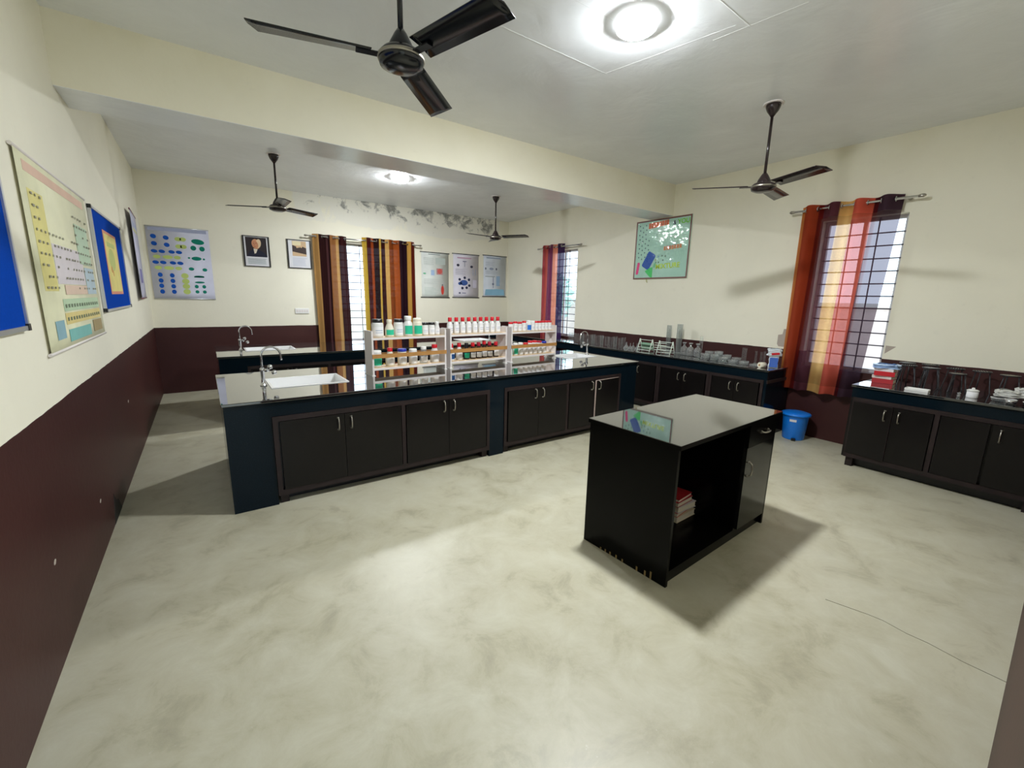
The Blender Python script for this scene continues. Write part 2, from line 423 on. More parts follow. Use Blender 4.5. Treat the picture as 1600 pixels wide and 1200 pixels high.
# ================================================================== CURTAINS
G, Ru, Dk = srgb(226, 176, 96), srgb(178, 70, 40), srgb(44, 24, 26)
def stops(seq):
    """seq of (width, colour) -> hard-edged ramp"""
    out = []; p = 0.0; tot = sum(w for w, c in seq)
    for w, c in seq:
        out.append((min(1, p+.004), c)); p += w/tot; out.append((max(0, p-.004), c))
    return out
def curtain(name, label, loc, rotz, w, z0, z1, folds, amp, mat, bottom_shift=0, rings=True):
    """cloth on eyelets; local x along the rod, y 0 = rod line"""
    root = thing(name, label, 'curtain', loc, rotz, 'striped eyelet curtains')
    nx, nz = folds*14, 14; mb = MB(); uvs = []
    for j in range(nz+1):
        t = j/nz; z = z1+(z0-z1)*t
        for i in range(nx+1):
            s_ = i/nx; ph = 2*math.pi*folds*s_
            a = amp*(1-.25*t)
            y = a*math.cos(ph) + .012*math.sin(ph*.5+3*t)*t
            x = s_*w + bottom_shift*t*(s_) + .012*math.sin(ph*.37+2.0*t)*t
            mb.v.append((x, y, z - .012*math.sin(ph+.6)*(t > .99)))
            uvs.append((s_, t))
    for j in range(nz):
        for i in range(nx):
            q = j*(nx+1)+i; mb.f.append((q, q+1, q+nx+2, q+nx+1)); mb.sm.append(True)
    me = mb.mesh('cloth'); lay = me.uv_layers.new(name='uv')
    for lp in me.loops: lay.data[lp.index].uv = uvs[lp.vertex_index]
    obj('cloth', me, mat, root)
    if rings:
        ring = MB()
        for k in range(16):
            pass
        for f in range(folds*2):
            xx = (f+.5)*w/(folds*2); sgn = 1
            rb = MB(); c0 = [(xx+.006*math.cos(0), .024*math.cos(2*math.pi*k/14), z1-.05+.024*math.sin(2*math.pi*k/14)) for k in range(15)]
            rb.tube(c0, .006, 6); obj('eyelet', rb, M_CHROME, root)
    return root
def rod(label, loc, rotz, L, zc_):
    root = thing('curtain_rod', label, 'curtain rod', loc, rotz, 'steel curtain rods')
    obj('pole', MB().tube([(0,0,zc_), (L,0,zc_)], .0125, 10), M_CHROME, root)
    for x in (0, L):
        s_ = -1 if x == 0 else 1
        obj('finial', MB().tube([(x,0,zc_), (x+s_*.02,0,zc_), (x+s_*.045,0,zc_), (x+s_*.06,0,zc_)], [.0125,.018,.018,.008], 10), M_STEEL, root)
        obj('bracket', MB().box(x+(-s_)*.08-.01, x+(-s_)*.08+.01, 0, .108, zc_-.012, zc_+.012), M_STEEL, root)
    return root
CY = .11
# back wall
c1 = curtain_mat('curtain_tan_stripes', stops([(.16, srgb(196,150,92)), (.22, srgb(48,26,26)), (.05, srgb(92,58,60)), (.05, Dk), (.20, srgb(150,100,58)), (.07, srgb(206,160,96)), (.25, srgb(54,24,26))]), .02, .25)
c2 = curtain_mat('curtain_rust_stripes', stops([(.07, srgb(196,160,60)), (.08, srgb(66,22,22)), (.06, srgb(150,66,30)), (.09, srgb(40,22,24)), (.04, srgb(200,160,70)), (.09, srgb(56,24,24)), (.06, srgb(206,160,92)), (.10, srgb(128,62,26)), (.10, srgb(160,78,34)), (.17, srgb(40,22,30)), (.07, srgb(198,150,72)), (.09, srgb(110,40,32))]), .02, .25)
curtain('curtain', 'tan and dark brown striped curtain left of the back window', (2.40, D-CY, 0), 0, .60, .60, 2.72, 3, .035, c1)
curtain('curtain', 'rust, gold and dark striped curtain right of the back window', (3.29, D-CY, 0), 0, 1.07, .60, 2.74, 5, .035, c2)
rod('steel curtain rod above the back window', (2.32, D-CY, 0), 0, 2.13, 2.68)
# right wall near window
c3 = curtain_mat('curtain_orange_sheer', stops([(.05, srgb(232,150,84)), (.15, srgb(188,82,52)), (.04, srgb(120,36,34)), (.19, srgb(110,64,74)), (.14, srgb(255,206,130)), (.17, srgb(226,106,86)), (.05, srgb(96,34,40)), (.21, srgb(84,62,74))]), .20, .6, [(p_, (k_,)*3+(1,)) for p_, k_ in ((0,.05),(.2,.05),(.24,.36),(.43,.36),(.44,.22),(.57,.22),(.58,.30),(.74,.30),(.76,.30),(.80,.40),(1,.40))])
curtain('curtain', 'sheer orange and rust striped curtain over the near right window', (W-CY, 2.47, 0), R(-90), .95, .59, 2.80, 4, .062, c3, -.10)
rod('steel curtain rod above the near right window', (W-CY, 2.53, 0), R(-90), 1.13, 2.75)
# right wall far window
c4 = curtain_mat('curtain_red_sheer', stops([(.22, srgb(176,64,68)), (.06, srgb(206,96,84)), (.28, srgb(120,52,84)), (.20, srgb(244,150,120)), (.24, srgb(62,40,84))]), .12, .7)
curtain('curtain', 'red and plum striped curtain at the far right window', (W-CY, 7.42, 0), R(-90), .70, .60, 2.75, 3, .035, c4)
rod('steel curtain rod above the far right window', (W-CY, 7.50, 0), R(-90), 1.24, 2.69)

# ================================================================== CEILING LIGHTS AND FANS
def ceiling_light(loc, label):
    root = thing('ceiling_light', label, 'ceiling light', loc, 0, 'round ceiling lights')
    obj('housing', MB().lathe([(.128, 0), (.131, -.030), (.128, -.039), (.114, -.037)], 40), M_RIM, root)
    obj('diffuser', MB().lathe([(.114, -.035), (.116, -.041), (.110, -.048), (.092, -.056), (.055, -.063), (.02, -.065), (.001, -.0655)], 40), M_LED, root)
ceiling_light((3.13, 2.14, H), 'glaring round ceiling light over the black desk')
ceiling_light((3.31, 6.74, H), 'smaller-looking ceiling light beyond the beam')
def fan(loc, ang, label, mat, drop=.66, rad=.62):
    root = thing('ceiling_fan', label, 'ceiling fan', loc, 0, 'three-bladed ceiling fans')
    obj('ceiling_rose', MB().lathe([(.085, 0), (.085, -.006), (.078, -.009), (.0, -.009)][:3], 24), M_LAMW, root)
    obj('canopy', MB().lathe([(.062, -.008), (.060, -.03), (.048, -.06), (.026, -.09), (.016, -.105)], 24), mat, root)
    obj('down_rod', MB().lathe([(.0125, -.10), (.0125, -drop+.08)], 12), mat, root)
    obj('lower_cup', MB().lathe([(.016, -drop+.12), (.030, -drop+.10), (.052, -drop+.06), (.062, -drop+.03), (.062, -drop+.02)], 24), mat, root)
    mt = obj('motor', MB().lathe([(.05, -drop+.035), (.085, -drop+.028), (.102, -drop+.010), (.105, -drop-.006), (.098, -drop-.03), (.06, -drop-.046), (.001, -drop-.050)], 32), mat, root)
    obj('trim_ring', MB().lathe([(.1055, -drop+.006), (.1075, -drop+.002), (.1075, -drop-.006), (.1055, -drop-.010)], 32), M_STEEL, mt)
    mb = MB(); n = 12
    rs = [.135+(rad-.135)*i/n for i in range(n+1)]
    for i, r_ in enumerate(rs):
        t = i/n; hw = .062+.010*t
        lead = .0 if i < n else -.03
        pit = -R(15-3*t)
        for s_, zz in ((-1, 0), (0, .006), (1, 0)):
            y = s_*hw; xx = r_ + (lead if s_ < 0 else 0)
            mb.v.append((xx, y*math.cos(pit), -drop+.004+y*math.sin(pit)+zz))
    for i in range(n):
        for k in range(2):
            q = i*3+k; mb.f.append((q, q+1, q+4, q+3)); mb.sm.append(True)
    bl = mb.mesh('blade'); sol = None
    ar = MB(); ar.box(.085, .20, -.018, .018, -drop-.004, -drop+.003); arm = ar.mesh('blade_arm')
    for k in range(3):
        o = obj('blade', bl, mat, root, None, R(ang+120*k)); md = o.modifiers.new('thickness', 'SOLIDIFY'); md.thickness = .004
        obj('blade_arm', arm, mat, o)
    return root
fan((1.527, 2.142, H), 166, 'large dark ceiling fan nearest the camera, partly cut off', M_FANDARK, .685)
fan((5.03, 2.14, H), 9, 'brown ceiling fan in front of the orange-curtained window', M_FAN, .70)
fan((1.60, 6.72, H), 30, 'dark ceiling fan above the framed portraits', M_FAN, .655)
fan((5.10, 6.80, H), -57, 'brown ceiling fan in the far right corner', M_FAN, .695)
# ================================================================== BENCHES AND CABINETS
ZT = .86
def slab_with_holes(x0, x1, y0, y1, z0, z1, holes):
    """grid of blocks round rectangular holes, merged"""
    xs = sorted({x0, x1, *[h[0] for h in holes], *[h[1] for h in holes]}); ys = sorted({y0, y1, *[h[2] for h in holes], *[h[3] for h in holes]})
    bm = bmesh.new(); key = {}
    def V(x, y, z):
        k = (round(x, 5), round(y, 5), round(z, 5))
        if k not in key: key[k] = bm.verts.new(k)
        return key[k]
    def solid(i, j):
        if i < 0 or j < 0 or i >= len(xs)-1 or j >= len(ys)-1: return False
        cx, cy = (xs[i]+xs[i+1])/2, (ys[j]+ys[j+1])/2
        return not any(h[0] < cx < h[1] and h[2] < cy < h[3] for h in holes)
    for i in range(len(xs)-1):
        for j in range(len(ys)-1):
            if not solid(i, j): continue
            a, b_, c, d = xs[i], xs[i+1], ys[j], ys[j+1]
            bm.faces.new([V(a,c,z1), V(b_,c,z1), V(b_,d,z1), V(a,d,z1)]); bm.faces.new([V(a,d,z0), V(b_,d,z0), V(b_,c,z0), V(a,c,z0)])
            if not solid(i-1, j): bm.faces.new([V(a,c,z0), V(a,c,z1), V(a,d,z1), V(a,d,z0)])
            if not solid(i+1, j): bm.faces.new([V(b_,d,z0), V(b_,d,z1), V(b_,c,z1), V(b_,c,z0)])
            if not solid(i, j-1): bm.faces.new([V(b_,c,z0), V(b_,c,z1), V(a,c,z1), V(a,c,z0)])
            if not solid(i, j+1): bm.faces.new([V(a,d,z0), V(a,d,z1), V(b_,d,z1), V(b_,d,z0)])
    bmesh.ops.recalc_face_normals(bm, faces=bm.faces)
    me = bpy.data.meshes.new('top_slab'); bm.to_mesh(me); bm.free(); return me
HANDLE = None
def handle_mesh():
    global HANDLE
    if HANDLE is None:
        mb = MB(); L = .05
        mb.tube([(0, 0, L), (0, -.012, L*.98), (0, -.026, L*.75), (0, -.031, 0), (0, -.026, -L*.75), (0, -.012, -L*.98), (0, 0, -L)], .0055, 8)
        mb.lathe([(.010, -.006), (.010, .006)], 10, 0, -.002, L); mb.lathe([(.010, -.006), (.010, .006)], 10, 0, -.002, -L)
        HANDLE = mb.mesh('handle')
    return HANDLE
def bench(name, label, loc, rotz, L, dep, piers, holes, back=True, ends=(True, True), apron=.115):
    """granite bench; local x along the front, y into the bench, front at y=0"""
    root = thing(name, label, 'lab bench', loc, rotz)
    top = obj('top_slab', slab_with_holes(-.012, L+.012, -.02, dep, ZT-.022, ZT, holes), M_TOP, root); bevel(top, .004, 2)
    zb = ZT-.022-apron
    obj('front_apron', MB().box(0, L, 0, .03, zb, ZT-.022), M_CLAD, root)
    for i, (a, c) in enumerate(piers):
        obj('pier', MB().box(a, c, 0, dep-.02, 0, zb), M_CLAD, root)
    if ends[0]: obj('end_panel', MB().box(0, .03, .03, dep-.02, zb, ZT-.022), M_CLAD, root)
    if ends[1]: obj('end_panel', MB().box(L-.03, L, .03, dep-.02, zb, ZT-.022), M_CLAD, root)
    if back: obj('back_panel', MB().box(.03, L-.03, dep-.04, dep-.01, 0, ZT-.022), M_CLAD, root)
    return root
M_EDGE = simple('pale_door_edge', (190, 170, 160), .5)
def cabinet(label, bench_root, x0, x1, z0, z1, stiles, doors, name='base_cabinet', y=-.012, frame_mat=None):
    """face-framed cabinet unit. doors: (xa, xb, handle_side, swing_deg, handle)"""
    loc = bench_root.location.copy(); rz = bench_root.rotation_euler.z
    off = Matrix.Rotation(rz, 4, 'Z') @ Vector((x0, 0, 0)); 
    root = thing(name, label, 'cabinet', (loc.x+off.x, loc.y+off.y, loc.z), rz, 'dark lab bench cabinets')
    w = x1-x0; fr = .034; fm = frame_mat or M_FRAME
    obj('carcass', MB().box(.01, w-.01, .04, .42, z0+.02, z1-.005), M_BLACK, root)
    obj('plinth', MB().box(.03, w-.03, .10, .13, 0, z0+.02), M_BLACK, root)
    for a in (.015, w-.075): obj('foot_block', MB().box(a, a+.06, .02, .08, 0, z0), M_FRAME, root)
    obj('top_rail', MB().box(0, w, y, .04, z1-.04, z1), fm, root)
    obj('bottom_rail', MB().box(0, w, y, .04, z0, z0+.045), fm, root)
    for s_ in [fr/2] + [q-x0 for q in stiles] + [w-fr/2]:
        obj('stile', MB().box(s_-fr/2, s_+fr/2, y+.001, .038, z0+.045, z1-.04), fm, root)
    for (xa, xb, side, ang, hz) in doors:
        dw = xb-xa-.004; dh = z1-.04-(z0+.045)-.006; th = .018
        hinge_right = side == 'L'           # handle left -> hinge right
        mb = MB().box(-dw if hinge_right else 0, 0 if hinge_right else dw, 0, th, 0, dh)
        hx = (xb-x0-.002) if hinge_right else (xa-x0+.002)
        d = obj('door', mb, M_DOOR, root, (hx, y-.006, z0+.048), R(ang))
        if ang:
            e = MB().box(-dw-.002 if hinge_right else dw, -dw if hinge_right else dw+.002, 0, th, 0, dh); e.box(-dw if hinge_right else 0, 0 if hinge_right else dw, 0, th, dh, dh+.002)
            obj('door_edge', e, M_EDGE if ang > 0 else M_FRAME, d)
        if hz is not None:
            xx = (-dw+.05) if hinge_right else (dw-.05)
            obj('handle', handle_mesh(), M_STEEL, d, (xx, 0, hz-(z0+.048)))
    return root
def sink(label, loc, w, d):
    root = thing('sink', label, 'sink', loc, 0, 'white ceramic lab sinks')
    mb = MB(); t = .012; h = .17
    # rim
    me = slab_with_holes(-.008, w+.008, -.008, d+.008, 0, .006, [(t, w-t, t, d-t)])
    bevel(obj('rim', me, M_SINK, root), .002, 2)
    bw = MB(); bw.box(.002, t, .002, d-.002, -h, .002); bw.box(w-t, w-.002, .002, d-.002, -h, .002); bw.box(t, w-t, .002, t, -h, .002); bw.box(t, w-t, d-t, d-.002, -h, .002); bw.box(.002, w-.002, .002, d-.002, -h-.012, -h)
    obj('basin', bw, M_SINK, root)
    obj('drain', MB().lathe([(.03, 0), (.03, .003), (.022, .003), (.012, .0015)], 16, w/2, d/2, -h), M_CHROME, root)
    return root
def faucet(label, loc, rotz):
    root = thing('faucet', label, 'faucet', loc, rotz, 'chrome gooseneck lab taps')
    obj('base', MB().lathe([(.028, 0), (.028, .006), (.018, .014), (.015, .04), (.015, .12), (.021, .125), (.021, .15), (.012, .16)], 16), M_CHROME, root)
    pts = [(0, 0, .155), (0, 0, .25)] + [(.075-.075*math.cos(R(a)), 0, .26+.075*math.sin(R(a))) for a in range(0, 181, 15)] + [(.152, 0, .235), (.156, 0, .215)]
    obj('gooseneck', MB().tube(pts, .0085, 10), M_CHROME, root)
    v = obj('valve', MB().tube([(.0, 0, .135), (.03, -.01, .135), (.055, -.02, .14)], [.012, .016, .014], 10), M_CHROME, root)
    for q in ((.055, -.03, .165), (.085, -.03, .115)):
        obj('knob', MB().lathe([(.004, -.02), (.017, -.016), (.022, -.002), (.020, .010), (.010, .018), (.001, .020)], 14, *q), M_CHROME, v)
    return root
# --- island
IX0, IX1, IY0, IY1 = .708, 5.307, 3.629, 5.0
SN = (1.075, 1.695, 4.05, 4.52); SR = (4.62, 5.14, 4.22, 4.62)
isl = bench('island_bench', 'long black granite island bench in the middle of the room', (IX0, IY0, 0), 0, IX1-IX0, IY1-IY0,
            [(0, .30), (2.275, 2.455), (4.285, IX1-IX0)], [(s_[0]-IX0, s_[1]-IX0, s_[2]-IY0, s_[3]-IY0) for s_ in (SN, SR)])
cabinet('four-door dark cabinet under the left half of the island', isl, .302, 2.273, .075, .722, [1.345],
        [(.347, .83, 'R', 0, .60), (.83, 1.322, 'L', 0, .60), (1.368, 1.80, 'R', 0, .62), (1.80, 2.228, 'L', 0, .62)])
cabinet('four-door dark cabinet under the right half of the island, one door pale-edged and ajar', isl, 2.457, 4.283, .075, .722, [3.36],
        [(2.502, 2.92, 'R', 0, .62), (2.92, 3.337, 'L', 0, .62), (3.383, 3.80, 'R', 0, .62), (3.80, 4.238, 'L', 3.5, .62)])
sink('white sink at the near left end of the island', (SN[0], SN[2], ZT), SN[1]-SN[0], SN[3]-SN[2])
sink('white sink at the right end of the island past the bottle racks', (SR[0], SR[2], ZT), SR[1]-SR[0], SR[3]-SR[2])
faucet('chrome gooseneck tap at the near left island sink', (1.028, 4.215, ZT), R(3))
faucet('chrome gooseneck tap at the right end of the island', (5.215, 4.47, ZT), R(180))
# --- rear bench
RX0, RX1, RY0, RY1 = .755, 5.32, 6.385, 7.70
TN = (1.09, 1.70, 6.86, 7.29); TR = (4.50, 5.08, 6.88, 7.28)
rear = bench('rear_bench', 'black granite bench behind the island, nearer the back wall', (RX0, RY0, 0), 0, RX1-RX0, RY1-RY0,
             [(0, .30), (2.25, 2.43), (4.26, RX1-RX0)], [(s_[0]-RX0, s_[1]-RX0, s_[2]-RY0, s_[3]-RY0) for s_ in (TN, TR)])
cabinet('dark cabinet under the left half of the rear bench', rear, .302, 2.248, .075, .722, [1.29], [(.347, .81, 'R', 0, .6), (.81, 1.267, 'L', 0, .6), (1.313, 1.78, 'R', 0, .6), (1.78, 2.203, 'L', 0, .6)])
cabinet('dark cabinet under the right half of the rear bench', rear, 2.432, 4.258, .075, .722, [3.35], [(2.477, 2.9, 'R', 0, .6), (2.9, 3.327, 'L', 0, .6), (3.373, 3.8, 'R', 0, .6), (3.8, 4.213, 'L', 0, .6)])
sink('white sink at the left end of the rear bench', (TN[0], TN[2], ZT), TN[1]-TN[0], TN[3]-TN[2])
sink('white sink at the right end of the rear bench, seen through the middle rack', (TR[0], TR[2], ZT), TR[1]-TR[0], TR[3]-TR[2])
faucet('chrome gooseneck tap at the left sink of the rear bench', (1.035, 7.02, ZT), R(3))
faucet('chrome gooseneck tap at the right sink of the rear bench', (5.15, 7.05, ZT), R(180))
# --- long counter on the right wall; local x runs towards the camera
CX = 6.143; CYE = 2.349; CYF = D-.005
rc = bench('wall_bench', 'long black granite counter along the right wall holding glassware', (CX, CYF, 0), R(-90), CYF-CYE, W-CX-.003, [(CYF-CYE-.032, CYF-CYE), (0, .3)], [], back=False, ends=(False, False), apron=.105)
def yc(y): return CYF-y
obj('end_panel', MB().box(yc(CYE)-.03, yc(CYE), .03, W-CX-.01, ZT-.127, ZT-.022), M_CLAD, rc)
obj('end_rail', MB().box(yc(CYE)-.001, yc(CYE)+.012, -.008, W-CX-.01, .695, .733), M_FRAME, rc)
nm = ['nearest', 'second', 'third', 'fourth']
for i, (a, c) in enumerate(((2.382, 3.075), (3.079, 3.875), (3.879, 4.70), (4.704, 5.55))):
    w = c-a; xa = yc(c); xb = yc(a); mid = (xa+xb)/2
    cabinet('two-door dark cabinet under the right-wall counter, %s from the camera' % nm[i], rc, xa, xb, .09, .733, [], [(xa+.045, mid, 'R', 0, .60), (mid, xb-.045, 'L', 0, .60)])
# --- near counter on the right wall
KX, KY0, KY1 = 6.003, .125, 1.462
rc2 = bench('wall_bench', 'short black granite counter at the right edge holding tripod stands', (KX, KY1, 0), R(-90), KY1-KY0, W-KX-.003, [], [], back=False, ends=(True, False), apron=.105)
obj('side_panel', MB().box(.0, .02, .0, W-KX-.01, .10, ZT-.127), M_DOOR, rc2)
cabinet('four-door black cabinet under the short right-hand counter, first door ajar', rc2, .021, KY1-KY0-.004, .10, .733, [.655],
        [(.03, .345, 'R', -2.2, .60), (.345, .632, 'L', 0, .60), (.678, .985, 'R', 0, None), (1.0, 1.29, 'L', 0, .60)])
# ================================================================== DEMONSTRATION DESK
DZ = .88
dk = thing('demonstration_desk', 'black desk with polished top and open compartment in the foreground', 'desk', (2.715, 1.272, 0), R(2.2))
DL, DD = 1.335, .655
dt = obj('desk_top', MB().box(-.003, DL-.001, -.009, DD+.009, DZ-.005, DZ), M_TOP, dk)
obj('top_edging', MB().box(-.004, DL, -.01, DD+.01, DZ-.028, DZ-.005), M_DESK, dk)
M_CHIP = simple('bare_chipboard', (150, 128, 84), .9)
sp = obj('side_panel', MB().box(.0, .022, .005, DD-.005, 0, DZ-.028), M_DESK, dk)
for y, h in ((.10,.05),(.14,.035),(.20,.03),(.31,.022),(.36,.025),(.41,.022),(.45,.02),(.49,.016)):
    obj('chipped_edge', MB().box(-.001, .002, y, y+.012, .0, h), M_CHIP, sp)
obj('side_panel', MB().box(1.268, 1.29, .005, DD-.005, 0, DZ-.028), M_DESK, dk)
obj('back_panel', MB().box(.022, 1.268, DD-.03, DD-.012, .03, DZ-.028), M_DESK, dk)
obj('divider', MB().box(.835, .857, .02, DD-.03, .08, DZ-.028), M_DESK, dk)
obj('compartment_floor', MB().box(.022, 1.268, .02, DD-.03, .062, .08), M_DESK, dk)
obj('plinth', MB().box(.022, 1.268, .03, .048, 0, .062), M_DESK, dk)
M_GLOSSDOOR = simple('glossy_black_door', (22, 23, 24), .10, var=.1)
dr = obj('drawer', MB().box(.86, 1.266, .0, .40, .69, .845), M_DESK, dk)
hb = handle_mesh().copy(); hb.transform(Matrix.Rotation(R(90), 4, 'Y'))
obj('handle', hb, M_STEEL, dr, (1.08, 0, .775))
dd = obj('door', MB().box(.86, 1.266, .004, .022, .085, .685), M_GLOSSDOOR, dk)
obj('handle', handle_mesh(), M_STEEL, dd, (.90, .004, .53))
bk = [((.15,.05,.05,1), 'dark red book, top of the stack in the desk compartment', (178, 40, 48), .20, .14, .022, 5),
      (0, 'thick red book second from the top in the desk compartment', (150, 30, 38), .20, .14, .035, 2),
      (0, 'white paperback in the middle of the stack in the desk', (205, 200, 205), .21, .15, .045, -4),
      (0, 'pink and white book second from the bottom in the desk', (200, 110, 100), .20, .15, .03, 7),
      (0, 'large cream book at the bottom of the desk stack', (215, 200, 170), .24, .18, .045, 0)]
def book(name, label, cover, loc, rotz, L, Wd, t, group=None):
    root = thing(name, label, 'book', loc, rotz, group); cm = simple('cover_%d_%d_%d' % cover, cover, .4)
    pg = simple('book_pages', (228, 220, 200), .8)
    obj('pages', MB().box(.004, L-.006, .004, Wd-.006, .003, t-.003), pg, root)
    cv = MB(); cv.box(0, L, 0, Wd, 0, .003); cv.box(0, L, 0, Wd, t-.003, t); cv.box(0, L, Wd-.004, Wd, .003, t-.003)
    obj('cover', cv, cm, root)
    return root
z = .081
for q in reversed(bk):
    book('book', q[1], q[2], (3.30+rnd.uniform(-.006,.006), 1.60, z), R(q[6]+2), q[3], q[4], q[5], 'books inside the desk'); z += q[5]+.001

# ================================================================== BIN
bn = thing('pedal_bin', 'blue plastic pedal bin on the floor under the orange curtain', 'bin', (6.545, 2.13, 0))
obj('body', MB().lathe([(.112, 0), (.118, .01), (.138, .30), (.140, .305)], 28), M_BLUE, bn)
obj('lid', MB().lathe([(.140, .300), (.158, .305), (.160, .318), (.150, .330), (.11, .342), (.05, .350), (.001, .352)], 28), M_BLUE, bn)
a = math.atan2(-2.13, .6637-6.545)
q = MB().box(-.022, .022, -.150, -.112, .0, .03); q.xf(Matrix.Rotation(a+math.pi/2+.05, 4, 'Z')); obj('pedal', q, M_BLACK, bn)
q = MB()
for i in range(6):
    a0 = R(-24+i*5); 
    r_ = .1375
    b0 = len(q.v); a1 = R(-24+(i+1)*5)
    q.v += [(r_*math.sin(a0), -r_*math.cos(a0), .235), (r_*math.sin(a1), -r_*math.cos(a1), .235), (r_*math.sin(a1)*1.02, -r_*math.cos(a1)*1.02, .265), (r_*math.sin(a0)*1.02, -r_*math.cos(a0)*1.02, .265)]
    q.f.append((b0, b0+1, b0+2, b0+3)); q.sm.append(True)
q.xf(Matrix.Rotation(a+math.pi/2, 4, 'Z')); obj('sticker', q, M_PAPER, bn)

# ================================================================== BOTTLE RACKS
def rack(label, loc, w, rotz):
    root = thing('bottle_rack', label, 'rack', loc, rotz, 'two-tier bottle racks on the island')
    d = .20; h = .445
    for x in (0, w-.018): obj('side_panel', MB().box(x, x+.018, 0, d, .006, h), M_LAMW, root)
    for x in (0, w-.018): obj('foot', MB().box(x-.008, x+.026, -.006, d+.006, 0, .006), M_WHITE, root)
    for z in (.060, .362):
        sh = obj('shelf', MB().box(.018, w-.018, .004, d-.004, z, z+.016), M_TAN, root)
        obj('edging', MB().box(.018, w-.018, 0, .004, z-.006, z+.016), M_LAMW, sh)
    obj('rail', MB().box(0, w, -.010, 0, .175, .215), M_BAR, root)
    obj('rail', MB().box(.018, w-.018, d-.012, d-.004, .175, .205), M_BAR, root)
    return root
RR = R(3.3)
racks = []
for lab, x, y, w in (('left', 1.976, 4.208, .835), ('middle', 2.862, 4.262, .80), ('right', 3.735, 4.318, .775)):
    rack('%s wooden bottle rack with white sides on the island' % {'left': 'leftmost', 'middle': 'middle', 'right': 'rightmost'}[lab], (x, y, ZT), w, RR); racks.append((lab, x, y, w))
M_AMBER = simple('dark_amber_glass', (38, 20, 16), .1, var=.1); M_CLEARP = simple('milky_plastic', (226, 226, 224), .35, var=.03)
M_CREAMP = simple('cream_plastic', (232, 226, 206), .4); M_LBL = simple('white_label', (238, 238, 240), .6, var=.03)
M_BLUEC = simple('blue_cap', (30, 50, 170), .35); M_BLUEL = simple('blue_label', (30, 110, 205), .5); M_PINKC = simple('crimson_cap', (170, 20, 50), .35)
M_GREYP = simple('grey_print', (150, 165, 195), .6)
BOT = {}
def bottle_meshes(r_, h, capr, caph, kind):
    k = (round(r_, 4), round(h, 4), round(capr, 4), kind)
    if k in BOT: return BOT[k]
    hb_ = h-caph
    if kind == 'jar': prof = [(r_*.94, 0), (r_, .006), (r_, hb_*.86), (r_*.93, hb_*.96), (capr*.94, hb_)]
    elif kind == 'cone': prof = [(r_*.95, 0), (r_, .006), (r_, hb_*.52), (r_*.82, hb_*.72), (capr*.85, hb_*.97), (capr*.85, hb_)]
    else: prof = [(r_*.95, 0), (r_, .006), (r_, hb_*.74), (r_*.85, hb_*.86), (capr*.9, hb_*.93), (capr*.9, hb_)]
    body = MB().lathe(prof, 18).mesh('body')
    cap = MB().lathe([(capr, hb_-.002), (capr*1.02, hb_), (capr*1.02, h-.003), (capr*.92, h)], 18).mesh('cap')
    top = .70 if kind == 'jar' else (.5 if kind == 'cone' else .66)
    lab = MB(); n = 10
    for i in range(n+1):
        a_ = R(-150+120*i/n)   # faces the front
        for z_ in (hb_*.12, hb_*top): lab.v.append((r_*1.012*math.cos(a_), r_*1.012*math.sin(a_), z_))
    for i in range(n): lab.f.append((2*i, 2*i+2, 2*i+3, 2*i+1)); lab.sm.append(True)
    pr = MB()
    for i in range(2, n-2):
        for z0_, z1_ in ((hb_*(.12+(top-.12)*.30), hb_*(.12+(top-.12)*.36)), (hb_*(.12+(top-.12)*.55), hb_*(.12+(top-.12)*.62))):
            b0 = len(pr.v)
            for aa in (R(-150+12*i), R(-150+12*(i+1))):
                for zz in (z0_, z1_): pr.v.append((r_*1.025*math.cos(aa), r_*1.025*math.sin(aa), zz))
            pr.f.append((b0, b0+2, b0+3, b0+1)); pr.sm.append(True)
    BOT[k] = (body, cap, lab.mesh('label_wrap'), pr.mesh('label_print')); return BOT[k]
def mob(name, me, mat, parent):
    o = bpy.data.objects.new(name, me); COL.objects.link(o); o.parent = parent
    if not me.materials: me.materials.append(None)
    o.material_slots[0].link = 'OBJECT'; o.material_slots[0].material = mat; return o
def bottle(name, label, loc, r_, h, capr, caph, kind, body, cap, lab=None, group=None, prn=True, rotz=0.0):
    root = thing(name, label, 'bottle', loc, rotz, group)
    me = bottle_meshes(r_, h, capr, caph, kind)
    mob('body', me[0], body, root); mob('cap', me[1], cap, root)
    if lab:
        l = mob('label_wrap', me[2], lab, root)
        if prn: mob('label_print', me[3], M_GREYP, l)
    return root
def on_rack(i, fx, dy, z):
    lab, x, y, w = racks[i]
    lx = fx*w
    return (x+lx*math.cos(RR)-dy*math.sin(RR), y+lx*math.sin(RR)+dy*math.cos(RR), ZT+z)
ZS1, ZS2 = .379, .077
# left rack, top shelf
def ordl(i, n): return ORD[i] + ' from the left' if i < n-1 else 'at the right end'
L1 = [(.125,.058,.178,.050,.032,'jar',M_CLEARP,M_BLACK,M_LBL,'big white jar with black lid'),
      (.275,.044,.172,.026,.030,'cone',M_CREAMP,M_CREAMP,M_GREEN,'cream bottle with green label'),
      (.392,.048,.176,.042,.030,'jar',M_CLEARP,M_BLACK,M_LBL,'white jar with black lid'),
      (.520,.047,.205,.036,.042,'narrow',M_CLEARP,M_WHITE,M_GREEN,'tallest white bottle with teal label'),
      (.650,.050,.182,.044,.030,'jar',M_CREAMP,M_CREAMP,M_GREEN,'white jar with bright green label'),
      (.755,.036,.135,.034,.024,'jar',M_CLEARP,M_BLACK,M_LBL,'small white jar with flat black lid'),
      (.850,.036,.135,.034,.024,'jar',M_CLEARP,M_BLACK,M_LBL,'small white jar with black lid'),
      (.932,.030,.142,.022,.024,'cone',M_CLEARP,M_WHITE,M_LBL,'small all-white bottle')]
